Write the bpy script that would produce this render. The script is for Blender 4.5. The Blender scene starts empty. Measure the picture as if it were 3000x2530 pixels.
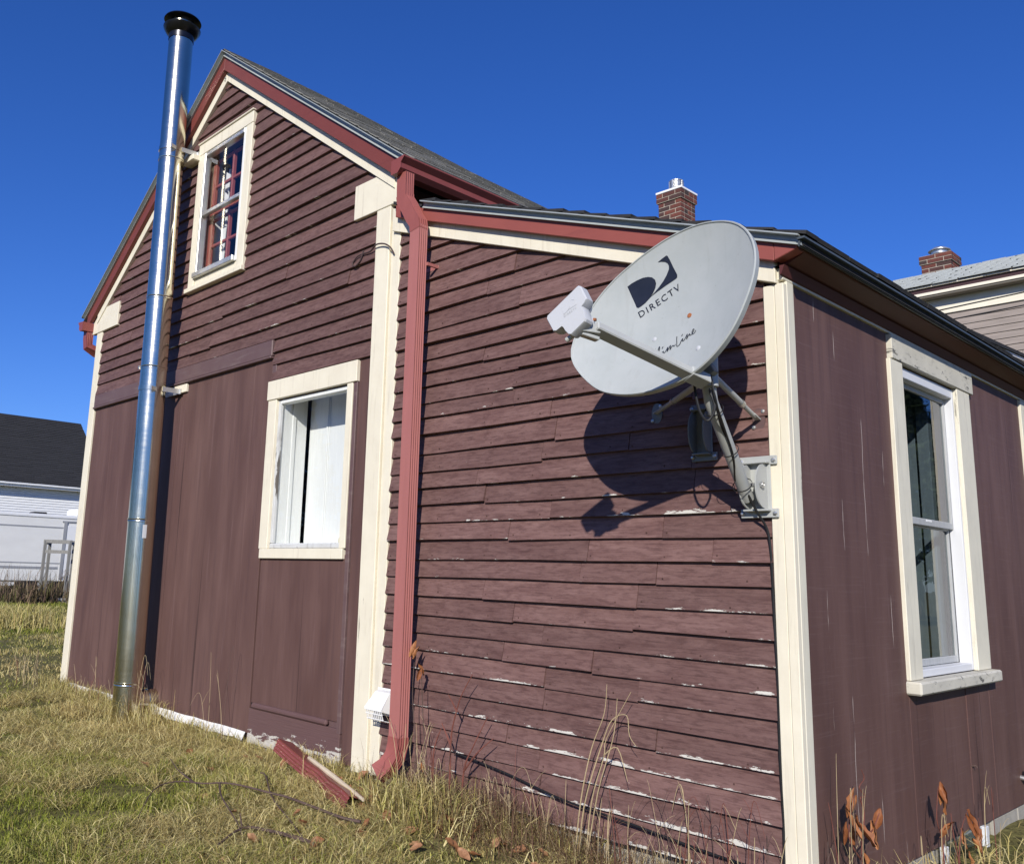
import bpy, bmesh, math, random
import numpy as np
from mathutils import Vector, Matrix
random.seed(7); rng = np.random.default_rng(11)
scene = bpy.context.scene
COL = scene.collection
# ------------------------------------------------------------------ camera
cam_d = bpy.data.cameras.new('camera'); cam = bpy.data.objects.new('camera', cam_d); COL.objects.link(cam)
cam_d.sensor_fit = 'HORIZONTAL'; cam_d.sensor_width = 36.0; cam_d.lens = 36.0 * 2611.385 / 3000.0
cam_d.shift_x = 0.05183; cam_d.shift_y = -0.02887
cam_d.clip_start = 0.05; cam_d.clip_end = 2000
RW = np.array([[0.68911, 0.72410, 0.02785], [-0.11905, 0.15095, -0.98135], [-0.71480, 0.67294, 0.19022]])
u_, s_, v_ = np.linalg.svd(RW); RW = u_ @ v_
cam.matrix_world = Matrix(((RW[0][0], -RW[1][0], -RW[2][0], 1.578), (RW[0][1], -RW[1][1], -RW[2][1], -3.2),
                           (RW[0][2], -RW[1][2], -RW[2][2], 0.0), (0, 0, 0, 1)))
scene.camera = cam
# ------------------------------------------------------------------ sky and sun
SUN = Vector((0.494, -0.748, 0.443)).normalized()
EL = math.asin(SUN.z); AZ = math.atan2(SUN.x, SUN.y)
world = bpy.data.worlds.new('World'); scene.world = world; world.use_nodes = True
wn = world.node_tree; wn.nodes.clear()
wo = wn.nodes.new('ShaderNodeOutputWorld'); bg = wn.nodes.new('ShaderNodeBackground'); sk = wn.nodes.new('ShaderNodeTexSky')
sk.sky_type = 'NISHITA'; sk.sun_disc = False; sk.sun_elevation = EL; sk.sun_rotation = AZ
sk.air_density = 1.0; sk.dust_density = 0.2; sk.ozone_density = 3.0; sk.altitude = 50
hs = wn.nodes.new('ShaderNodeHueSaturation'); hs.inputs['Saturation'].default_value = 1.22
bg.inputs['Strength'].default_value = 0.077
wn.links.new(sk.outputs[0], hs.inputs['Color']); tint = wn.nodes.new('ShaderNodeMix'); tint.data_type = 'RGBA'; tint.blend_type = 'MULTIPLY'; tint.inputs[0].default_value = 1.0; tint.inputs[7].default_value = (0.74, 0.98, 1.74, 1)
wn.links.new(hs.outputs[0], tint.inputs[6]); wn.links.new(tint.outputs[2], bg.inputs['Color']); wn.links.new(bg.outputs[0], wo.inputs['Surface'])
sd = bpy.data.lights.new('sun', 'SUN'); sd.energy = 5.0; sd.angle = math.radians(0.53); sd.color = (1.0, 0.95, 0.86)
sun = bpy.data.objects.new('sun', sd); COL.objects.link(sun); sun.location = SUN * 30
sun.rotation_euler = SUN.to_track_quat('Z', 'Y').to_euler()
scene.view_settings.view_transform = 'Standard'; scene.view_settings.look = 'None'
scene.view_settings.exposure = 0.0; scene.view_settings.gamma = 1.0; scene.view_settings.use_curve_mapping = False
scene.render.engine = 'CYCLES'

# ------------------------------------------------------------------ node helpers
class NT:
    def __init__(s, name):
        s.m = bpy.data.materials.new(name); s.m.use_nodes = True; s.t = s.m.node_tree; s.t.nodes.clear()
        s.out = s.t.nodes.new('ShaderNodeOutputMaterial'); s.b = s.t.nodes.new('ShaderNodeBsdfPrincipled')
        s.t.links.new(s.b.outputs[0], s.out.inputs['Surface'])
    def n(s, ty): return s.t.nodes.new(ty)
    def put(s, sock, v):
        if isinstance(v, bpy.types.NodeSocket): s.t.links.new(v, sock)
        elif v is not None:
            if sock.type == 'RGBA' and len(v) == 3: v = (*v, 1)
            sock.default_value = v
    def co(s, k='Object'): return s.n('ShaderNodeTexCoord').outputs[k]
    def rnd(s): return s.n('ShaderNodeObjectInfo').outputs['Random']
    def vec(s, v, scale=(1, 1, 1), loc=None):
        a = s.n('ShaderNodeVectorMath'); a.operation = 'MULTIPLY'; s.put(a.inputs[0], v); a.inputs[1].default_value = scale
        if loc is None: return a.outputs[0]
        b = s.n('ShaderNodeVectorMath'); b.operation = 'ADD'; s.put(b.inputs[0], a.outputs[0]); s.put(b.inputs[1], loc); return b.outputs[0]
    def noise(s, v, scale=1.0, detail=3.0, rough=0.55, dist=0.0):
        a = s.n('ShaderNodeTexNoise'); s.put(a.inputs['Vector'], v); a.inputs['Scale'].default_value = scale
        a.inputs['Detail'].default_value = detail; a.inputs['Roughness'].default_value = rough; a.inputs['Distortion'].default_value = dist
        return a.outputs['Fac']
    def ramp(s, f, stops):
        a = s.n('ShaderNodeValToRGB'); s.put(a.inputs[0], f); cr = a.color_ramp
        while len(cr.elements) < len(stops): cr.elements.new(0.5)
        for e, (p, c) in zip(cr.elements, stops):
            e.position = p; e.color = (c, c, c, 1) if isinstance(c, (int, float)) else (*c, 1)
        return a.outputs[0]
    def mix(s, f, a, b, mode='MIX'):
        x = s.n('ShaderNodeMix'); x.data_type = 'RGBA'; x.blend_type = mode
        s.put(x.inputs['Factor'], f); s.put(x.inputs['A'], a) if False else None
        s.put(x.inputs[0], f); s.put(x.inputs[6], a); s.put(x.inputs[7], b); return x.outputs[2]
    def math(s, op, a, b=None, c=None, clamp=False):
        x = s.n('ShaderNodeMath'); x.operation = op; x.use_clamp = clamp
        for i, v in enumerate((a, b, c)):
            if v is not None: s.put(x.inputs[i], v)
        return x.outputs[0]
    def sep(s, v):
        a = s.n('ShaderNodeSeparateXYZ'); s.put(a.inputs[0], v); return a.outputs
    def attr(s, name, obj=False):
        a = s.n('ShaderNodeAttribute'); a.attribute_name = name; a.attribute_type = 'OBJECT' if obj else 'GEOMETRY'; return a.outputs
    def bump(s, h, strength=0.3, dist=0.01):
        a = s.n('ShaderNodeBump'); s.put(a.inputs['Height'], h); a.inputs['Strength'].default_value = strength; a.inputs['Distance'].default_value = dist
        s.t.links.new(a.outputs[0], s.b.inputs['Normal'])
    def fin(s, color=None, rough=None, metal=None, spec=None):
        if color is not None: s.put(s.b.inputs['Base Color'], color)
        if rough is not None: s.put(s.b.inputs['Roughness'], rough)
        if metal is not None: s.put(s.b.inputs['Metallic'], metal)
        if spec is not None: s.b.inputs['Specular IOR Level'].default_value = spec
        return s.m
MAT = {}
def simple(name, col, rough=0.6, metal=0.0, var=0.12, scale=8.0, stretch=(1, 1, 1), bump=0.15, spec=0.3):
    k = NT(name); v = k.vec(k.co(), stretch)
    f = k.noise(v, scale, 5, 0.6); f2 = k.noise(v, scale * 7, 3, 0.6)
    lo = tuple(c * (1 - var) for c in col); hi = tuple(min(1, c * (1 + var)) for c in col)
    c = k.mix(k.ramp(f, [(0.3, 0), (0.7, 1)]), lo, hi)
    c = k.mix(0.25, c, k.mix(f2, lo, hi))
    if bump: k.bump(k.math('ADD', f, f2), bump, 0.004)
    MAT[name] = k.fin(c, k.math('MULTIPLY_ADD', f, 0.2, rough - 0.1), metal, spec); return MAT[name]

BR_D, BR_M, BR_L = (0.064, 0.031, 0.028), (0.117, 0.061, 0.0545), (0.180, 0.104, 0.093)
def clap_mat():
    k = NT('brown_clapboard_paint'); o = k.co(); r = k.rnd()
    off = k.n('ShaderNodeCombineXYZ'); k.put(off.inputs[0], k.math('MULTIPLY', r, 91.0)); k.put(off.inputs[2], k.math('MULTIPLY', r, 37.0))
    v = k.vec(o, (1, 1, 1), off.outputs[0])
    grain = k.noise(k.vec(v, (5.0, 1, 150)), 1.0, 4, 0.62)
    patch = k.noise(k.vec(v, (2.2, 1, 14)), 1.5, 8, 0.74, 0.5)
    blot = k.noise(k.vec(v, (14, 1, 60)), 1.0, 5, 0.66)
    c = k.mix(k.ramp(patch, [(0.36, 0), (0.64, 1)]), BR_M, BR_L)
    c = k.mix(k.ramp(blot, [(0.38, 0.5), (0.52, 0)]), c, BR_D)
    c = k.mix(k.ramp(grain, [(0.34, 0.6), (0.45, 0)]), c, BR_D)
    c = k.mix(k.ramp(grain, [(0.60, 0), (0.74, 0.3)]), c, (0.23, 0.145, 0.125))
    g = k.n('ShaderNodeHueSaturation'); k.put(g.inputs['Value'], k.math('ADD', k.math('MULTIPLY_ADD', r, 0.30, 0.82), k.math('MULTIPLY', k.attr('fade', True)['Fac'], 0.12))); k.put(g.inputs['Color'], c); c = g.outputs[0]
    z = k.sep(o)[2]
    peel = k.attr('peel', True)['Fac']
    edge = k.math('SUBTRACT', 1.0, k.math('DIVIDE', z, k.math('MULTIPLY_ADD', peel, 0.03, 0.006)), clamp=True)
    pn = k.noise(k.vec(v, (7, 1, 34)), 1.0, 7, 0.72); pl = k.noise(k.vec(v, (1.3, 1, 2)), 1.0, 2, 0.5)
    amt = k.math('ADD', k.math('MULTIPLY', edge, k.math('MULTIPLY_ADD', peel, 0.245, 0.055)), k.math('MULTIPLY', k.math('SUBTRACT', pl, 0.5), 0.5))
    pm = k.ramp(k.math('ADD', pn, amt), [(0.725, 0), (0.735, 1)])
    pm = k.math('MULTIPLY', pm, k.ramp(edge, [(0.0, 0), (0.06, 1)]))
    chips = k.ramp(k.noise(k.vec(v, (30, 1, 55)), 1.0, 3, 0.5), [(0.74, 0), (0.755, 0.8)])
    c = k.mix(k.math('MAXIMUM', pm, k.math('MULTIPLY', chips, peel)), c, k.mix(pn, (0.36, 0.33, 0.29), (0.72, 0.69, 0.62)))
    k.bump(k.math('ADD', k.math('MULTIPLY', grain, 0.9), k.math('MULTIPLY', pm, -0.6)), 0.45, 0.004)
    MAT['clap'] = k.fin(c, 0.62, None, 0.25)
def panel_mat(name, cracks, horiz):
    # painted plywood siding; grain runs up the wall; cracks = positions of long split paint lines
    k = NT(name); o = k.co(); x = k.sep(o)[1 if cracks else 0]; z = k.sep(o)[2]
    v = k.vec(o, (26, 26, 1.2)) ; v2 = k.vec(o, (4, 4, .7))
    g = k.noise(v, 1.0, 6, 0.62); p = k.noise(v2, 1.2, 4, 0.6)
    c = k.mix(k.ramp(p, [(0.35, 0), (0.68, 1)]), (0.100, 0.053, 0.0465), (0.142, 0.080, 0.0695))
    c = k.mix(k.ramp(g, [(0.32, 0.45), (0.46, 0)]), c, (0.08, 0.045, 0.044))
    c = k.mix(k.ramp(g, [(0.6, 0), (0.76, 0.5)]), c, (0.19, 0.12, 0.118))
    if horiz:
        hn = k.noise(k.vec(o, (3, 3, 130)), 1.0, 3, 0.6); c = k.mix(k.ramp(hn, [(0.55, 0), (0.8, 0.3)]), c, (0.2, 0.14, 0.135))
    gv = k.noise(k.vec(o, (38, 38, 0.35)), 1.0, 2, 0.4); c = k.mix(k.ramp(gv, [(0.24, 0.8), (0.30, 0)]), c, (0.035, 0.02, 0.019))
    fl = k.noise(k.vec(o, (60, 60, 2.0)), 1.0, 4, 0.6); fm = k.noise(k.vec(o, (1.1, 1.1, 0.8)), 1.0, 3, 0.5)
    th = k.ramp(k.math('ADD', fl, k.math('MULTIPLY', k.math('SUBTRACT', fm, 0.5), 0.35)), [(0.77, 0), (0.80, 0.6)])
    c = k.mix(th, c, (0.42, 0.33, 0.30))
    wob = k.math('MULTIPLY', k.math('SUBTRACT', k.noise(k.vec(o, (0, 0, 2.2)), 1.0, 3, 0.5), 0.5), 0.05)
    for i, cx in enumerate(cracks):
        d = k.math('ABSOLUTE', k.math('ADD', k.math('SUBTRACT', x, cx), wob))
        dash = k.ramp(k.noise(k.vec(o, (0, 0, 3.1), (i * 7.3, i * 3.1, 0)), 1.0, 3, 0.6), [(0.55, 0), (0.62, 0.9)])
        ln = k.math('MULTIPLY', k.math('LESS_THAN', d, 0.0016), dash)
        c = k.mix(ln, c, (0.62, 0.54, 0.48))
    k.bump(g, 0.35, 0.003)
    MAT[name] = k.fin(c, 0.6, None, 0.25)
def trim_mat(name, col, dirt, amount=0.5, grain=(30, 30, 2), rough=0.5, thr=0.70):
    k = NT(name); o = k.co(); g = k.noise(k.vec(o, grain), 1.0, 5, 0.62); p = k.noise(o, 5.0, 6, 0.66); q = k.noise(k.vec(o, grain), 0.45, 7, 0.75)
    c = k.mix(k.ramp(p, [(0.3, 0.0), (0.7, 0.35 * amount)]), col, dirt)
    c = k.mix(k.ramp(g, [(0.30, 0.55 * amount), (0.44, 0)]), c, dirt)
    ch = k.ramp(q, [(thr, 0), (thr + 0.015, amount)])
    c = k.mix(ch, c, tuple(d * 0.6 for d in dirt))
    k.bump(k.math('ADD', k.math('MULTIPLY', g, 0.6), k.math('ADD', p, k.math('MULTIPLY', ch, -0.7))), 0.35, 0.004)
    MAT[name] = k.fin(c, rough, None, 0.3)
clap_mat()
panel_mat('panel', [], False)
panel_mat('side_panel', [0.255, 0.43, 0.655, 0.87], True)
trim_mat('cream', (0.78, 0.725, 0.58), (0.50, 0.44, 0.34), 0.8, (34, 34, 2.5), 0.5, 0.665)
trim_mat('cream_side', (0.74, 0.70, 0.57), (0.44, 0.41, 0.34), 0.9, (34, 34, 2.5), 0.55, 0.66)
trim_mat('header_worn', (0.62, 0.59, 0.50), (0.24, 0.23, 0.20), 1.0, (4, 16, 46), 0.7, 0.60)
trim_mat('red_rake', (0.185, 0.049, 0.040), (0.12, 0.033, 0.028), 0.8, (2.5, 30, 30)); trim_mat('red_rake_low', (0.29, 0.082, 0.066), (0.20, 0.055, 0.05), 0.9, (2.5, 30, 30))
trim_mat('red_dark', (0.10, 0.030, 0.028), (0.06, 0.02, 0.02), 0.6, (30, 3, 30))
trim_mat('brown_trim', (0.115, 0.066, 0.067), (0.24, 0.19, 0.17), 0.6, (3, 30, 26))
def kick_mat():
    k = NT('peel_board'); o = k.co(); z = k.sep(o)[2]; n = k.noise(k.vec(o, (9, 9, 40)), 1.0, 7, 0.72); g = k.noise(k.vec(o, (5, 5, 120)), 1.0, 4, 0.6)
    c = k.mix(g, (0.10, 0.056, 0.055), (0.15, 0.088, 0.085)); low = k.math('MULTIPLY', k.math('SUBTRACT', -0.93, z), 2.2, clamp=True)
    low = k.math('ADD', low, k.math('MULTIPLY', k.math('SUBTRACT', k.noise(k.vec(o, (2, 2, 2)), 1.0, 3, .5), 0.5), 0.3))
    pm = k.ramp(k.math('ADD', n, low), [(0.70, 0), (0.72, 1)]); c = k.mix(pm, c, k.mix(g, (0.40, 0.37, 0.33), (0.66, 0.63, 0.57)))
    k.bump(k.math('SUBTRACT', g, k.math('MULTIPLY', pm, 0.5)), 0.4, 0.004); MAT['peel_board'] = k.fin(c, 0.7, None, 0.2)
kick_mat()
trim_mat('worn_sash', (0.62, 0.63, 0.62), (0.20, 0.18, 0.16), 1.0, (22, 22, 5), 0.7, 0.58)
trim_mat('white_flash', (0.80, 0.79, 0.76), (0.45, 0.43, 0.38), 0.7, (5, 5, 30))
simple('spout', (0.37, 0.138, 0.124), 0.5, 0, 0.08, 6, (6, 6, .4), 0.05, 0.35)
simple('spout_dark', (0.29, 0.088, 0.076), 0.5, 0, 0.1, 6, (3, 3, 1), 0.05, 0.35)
simple('gutter', (0.235, 0.062, 0.053), 0.42, 0, 0.14, 5, (1, 1, 1), 0.05, 0.4)
simple('drip_dark', (0.085, 0.10, 0.105), 0.4, 0.2, 0.15, 6, (1, 1, 1), 0.05, 0.5)
simple('drip_metal', (0.37, 0.40, 0.395), 0.45, 0.15, 0.10, 6, (1, 1, 1), 0.05, 0.5)
simple('alu', (0.62, 0.62, 0.60), 0.35, 0.75, 0.1, 10, (1, 1, 1), 0.05)
simple('dark_shingle', (0.035, 0.035, 0.037), 0.9, 0, 0.35, 30, (1, 1, 1), 0.6, 0.2)
simple('grey_shingle', (0.20, 0.195, 0.175), 0.9, 0, 0.35, 9, (1, 6, 1), 0.6, 0.2)
simple('light_shingle', (0.36, 0.38, 0.37), 0.9, 0, 0.25, 14, (1, 1, 1), 0.5, 0.2)
simple('dark', (0.012, 0.011, 0.012), 0.9, 0, 0.2, 4, (1, 1, 1), 0)
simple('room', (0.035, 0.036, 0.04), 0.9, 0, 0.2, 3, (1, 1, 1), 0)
simple('white_wood', (0.74, 0.75, 0.73), 0.55, 0, 0.06, 6, (12, 12, 1), 0.15)
simple('old_timber', (0.22, 0.215, 0.20), 0.85, 0, 0.35, 7, (12, 12, 1), 0.4)
simple('grey_wood', (0.33, 0.33, 0.32), 0.8, 0, 0.35, 7, (12, 12, 1), 0.5)
simple('vinyl', (0.66, 0.67, 0.69), 0.4, 0, 0.03, 5, (1, 1, 1), 0.02)
simple('white_plastic', (0.83, 0.83, 0.82), 0.4, 0, 0.03, 9, (1, 1, 1), 0.03)
simple('red_sash', (0.28, 0.07, 0.06), 0.5, 0, 0.15, 8, (20, 20, 2), 0.2)
simple('dish_grey', (0.41, 0.432, 0.428), 0.42, 0, 0.035, 3, (1, 1, 1), 0.02, 0.35)
simple('lnb_grey', (0.50, 0.51, 0.53), 0.45, 0, 0.03, 4, (1, 1, 1), 0.02, 0.35)
simple('arm_grey', (0.42, 0.43, 0.42), 0.5, 0, 0.08, 8, (1, 1, 1), 0.06, 0.35)
simple('shaded_metal', (0.20, 0.205, 0.20), 0.5, 0.1, 0.2, 12, (1, 1, 1), 0.05)  # mount metal darkened: the dish's shadow is put into its colour
simple('mast_grey', (0.41, 0.42, 0.405), 0.45, 0.05, 0.08, 8, (1, 1, 1), 0.05, 0.4)
simple('galv', (0.55, 0.55, 0.54), 0.4, 0.8, 0.2, 12, (1, 1, 1), 0.1)
simple('rust', (0.33, 0.12, 0.05), 0.8, 0, 0.4, 50, (1, 1, 1), 0.3)
simple('ink', (0.018, 0.021, 0.033), 0.35, 0, 0.15, 20, (1, 1, 1), 0, 0.4)
simple('cable', (0.017, 0.017, 0.018), 0.45, 0, 0.2, 9, (1, 1, 1), 0)
simple('brown_wire', (0.07, 0.045, 0.042), 0.6, 0, 0.2, 9, (1, 1, 1), 0)
simple('mortar', (0.42, 0.37, 0.30), 0.95, 0, 0.15, 20, (1, 1, 1), 0.4)
simple('concrete', (0.34, 0.32, 0.28), 0.95, 0, 0.2, 14, (1, 1, 1), 0.6)
simple('stone', (0.42, 0.39, 0.33), 0.95, 0, 0.3, 16, (1, 1, 1), 0.9)
simple('bg_clap', (0.30, 0.255, 0.225), 0.8, 0, 0.22, 2.5, (1, 1, 9), 0.2)
simple('bg_white', (0.74, 0.75, 0.76), 0.6, 0, 0.04, 3, (1, 1, 1), 0)
simple('bg_cream', (0.78, 0.73, 0.60), 0.6, 0, 0.05, 3, (1, 1, 1), 0)
simple('bg_taupe', (0.20, 0.18, 0.15), 0.7, 0, 0.08, 3, (1, 1, 1), 0)
simple('bg_maroon', (0.06, 0.03, 0.033), 0.6, 0, 0.1, 3, (1, 1, 1), 0)
simple('trailer_white', (0.70, 0.70, 0.68), 0.4, 0, 0.06, 1.2, (1, 1, 3), 0)
simple('trailer_stripe', (0.28, 0.29, 0.31), 0.5, 0, 0.1, 3)
simple('trailer_blue', (0.06, 0.09, 0.14), 0.5, 0, 0.1, 3)
simple('nail', (0.085, 0.045, 0.038), 0.7, 0, 0.4, 60, (1, 1, 1), 0)
simple('bark', (0.10, 0.065, 0.055), 0.85, 0, 0.35, 20, (1, 1, 1), 0.4)
simple('red_stem', (0.17, 0.06, 0.045), 0.7, 0, 0.3, 20, (1, 1, 1), 0.2)
simple('straw_stem', (0.42, 0.33, 0.19), 0.7, 0, 0.25, 9, (1, 1, 1), 0.1)
simple('stick', (0.62, 0.52, 0.38), 0.7, 0, 0.12, 9, (1, 1, 1), 0.2)
simple('tape', (0.74, 0.66, 0.35), 0.5, 0, 0.05, 9, (1, 1, 1), 0)
simple('bush_green', (0.09, 0.11, 0.03), 0.7, 0, 0.3, 5)
def brick_mat():
    k = NT('brick_red'); o = k.co('Object'); r = k.rnd()
    c = k.ramp(r, [(0.0, (0.19, 0.062, 0.044)), (0.4, (0.14, 0.048, 0.038)), (0.7, (0.085, 0.042, 0.038)), (1.0, (0.05, 0.042, 0.040))])
    f = k.noise(o, 40, 4, 0.6); c = k.mix(k.ramp(f, [(0.35, 0.5), (0.6, 0)]), c, (0.09, 0.05, 0.045)); k.bump(f, 0.5, 0.004)
    MAT['brick'] = k.fin(c, 0.9, None, 0.2)
def dish_mat():
    k = NT('dish_paint'); o = k.co(); a = k.noise(o, 7, 6, 0.65); st_ = k.noise(k.vec(o, (26, 26, 2.2)), 1.0, 5, 0.62); sp_ = k.noise(o, 130, 2, 0.5)
    c = k.mix(k.ramp(a, [(0.35, 0), (0.7, 1)]), (0.385, 0.410, 0.402), (0.432, 0.452, 0.446)); c = k.mix(k.ramp(st_, [(0.56, 0), (0.78, 0.35)]), c, (0.30, 0.305, 0.285)); c = k.mix(k.ramp(sp_, [(0.70, 0), (0.76, 0.5)]), c, (0.24, 0.24, 0.22))
    MAT['dish_grey'] = k.fin(c, k.math('MULTIPLY_ADD', a, 0.2, 0.36), None, 0.35)
dish_mat()
brick_mat()
def leaf_mat(name, a, b):
    k = NT(name); r = k.rnd(); f = k.noise(k.co(), 60, 3, 0.6)
    c = k.mix(r, a, b); c = k.mix(k.ramp(f, [(0.4, 0.5), (0.62, 0)]), c, tuple(x * 0.45 for x in a))
    k.b.inputs['Subsurface Weight'].default_value = 0.0
    MAT[name] = k.fin(c, 0.6, None, 0.3)
leaf_mat('leaf', (0.27, 0.115, 0.05), (0.46, 0.26, 0.14))
leaf_mat('leaf_orange', (0.25, 0.085, 0.032), (0.40, 0.17, 0.065))
def steel():
    k = NT('stainless_steel'); o = k.co(); n = k.noise(k.vec(o, (9, 9, 1.1)), 1.0, 3, 0.5); n2 = k.noise(k.vec(o, (2, 2, 160)), 1.0, 2, 0.5)
    k.bump(n, 0.06, 0.006); sm = k.noise(o, 6, 5, 0.65)
    MAT['steel'] = k.fin(k.mix(sm, (0.58, 0.53, 0.41), (0.74, 0.69, 0.55)), k.math('MULTIPLY_ADD', k.math('ADD', sm, n2), 0.11, 0.07), 1.0)
steel()
simple('cap_steel', (0.045, 0.045, 0.05), 0.3, 0.9, 0.3, 8, (1, 1, 1), 0.05)
def glass(name, tint=(1, 1, 1), extra=0.0):
    k = NT(name); k.t.nodes.remove(k.b)
    tr = k.n('ShaderNodeBsdfTransparent'); gl = k.n('ShaderNodeBsdfGlossy'); mx = k.n('ShaderNodeMixShader'); fr = k.n('ShaderNodeLayerWeight'); fr.inputs['Blend'].default_value = 0.5; gl.inputs['Roughness'].default_value = 0.015; tr.inputs['Color'].default_value = (*tint, 1)
    wv = k.n('ShaderNodeBump'); k.put(wv.inputs['Height'], k.noise(k.co(), 5, 2, 0.5)); wv.inputs['Strength'].default_value = 0.06; wv.inputs['Distance'].default_value = 0.01
    k.t.links.new(wv.outputs[0], gl.inputs['Normal'])
    k.put(mx.inputs[0], k.math('MULTIPLY_ADD', k.math('POWER', fr.outputs['Facing'], 4.0), 0.9, 0.05 + extra, clamp=True)); k.t.links.new(tr.outputs[0], mx.inputs[1]); k.t.links.new(gl.outputs[0], mx.inputs[2])
    k.t.links.new(mx.outputs[0], k.out.inputs['Surface']); MAT[name] = k.m
glass('glass', (0.97, 0.98, 0.98)); glass('glass_dark', (0.46, 0.53, 0.57), 0.05); simple('sash_shaded', (0.40, 0.41, 0.41), 0.5, 0, 0.12, 6, (8, 8, 2), 0.1)  # sash grey has the shade on the white sashes in its colour
def ground_mat():
    k = NT('lawn_soil'); o = k.co(); a = k.noise(o, 1.3, 6, 0.65); b = k.noise(o, 22, 5, 0.7); d = k.noise(o, 0.16, 3, 0.5)
    c = k.mix(k.ramp(a, [(0.35, 0), (0.65, 1)]), (0.12, 0.125, 0.035), (0.26, 0.22, 0.09))
    c = k.mix(k.ramp(b, [(0.35, 0.8), (0.6, 0)]), c, (0.05, 0.042, 0.02))
    k.bump(b, 0.8, 0.03); MAT['ground'] = k.fin(c, 0.95, None, 0.1)
ground_mat()
def blade_mat():
    k = NT('grass_blade'); c = k.attr('col')['Color']
    df = k.n('ShaderNodeBsdfDiffuse'); tl = k.n('ShaderNodeBsdfTranslucent'); mx = k.n('ShaderNodeMixShader'); mx.inputs[0].default_value = 0.25
    k.put(df.inputs[0], c); k.put(tl.inputs[0], c); k.t.links.new(df.outputs[0], mx.inputs[1]); k.t.links.new(tl.outputs[0], mx.inputs[2])
    k.t.nodes.remove(k.b); k.t.links.new(mx.outputs[0], k.out.inputs['Surface']); MAT['blade'] = k.m
blade_mat()

# ------------------------------------------------------------------ object helpers
def link(o, parent=None):
    COL.objects.link(o)
    if parent is not None:
        o.parent = parent; o.matrix_parent_inverse = Matrix.Translation(-abs_loc(parent))
    return o
def abs_loc(o):
    return Vector(o.get('_loc', (0, 0, 0)))
def tag(o, label, cat, group=None, kind=None):
    if label: o['label'] = label
    if cat: o['category'] = cat
    if group: o['group'] = group
    if kind: o['kind'] = kind
    return o
def thing(name, loc, label, cat, group=None):
    o = bpy.data.objects.new(name, None); o.empty_display_size = 0.1; COL.objects.link(o); o.location = loc; LOC[o.name] = Vector(loc)
    return tag(o, label, cat, group)
LOC = {}
def abs_loc(o): return LOC.get(o.name, Vector((0, 0, 0)))
def mo(name, verts, faces, mat, parent=None, smooth=False, loc=None):
    me = bpy.data.meshes.new(name); me.from_pydata([tuple(v) for v in verts], [], faces); me.update()
    if mat: me.materials.append(MAT[mat] if isinstance(mat, str) else mat)
    if smooth: me.polygons.foreach_set('use_smooth', [True] * len(me.polygons))
    o = bpy.data.objects.new(name, me)
    link(o, parent)
    if loc is not None: o.location = loc; LOC[o.name] = Vector(loc)
    return o
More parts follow.
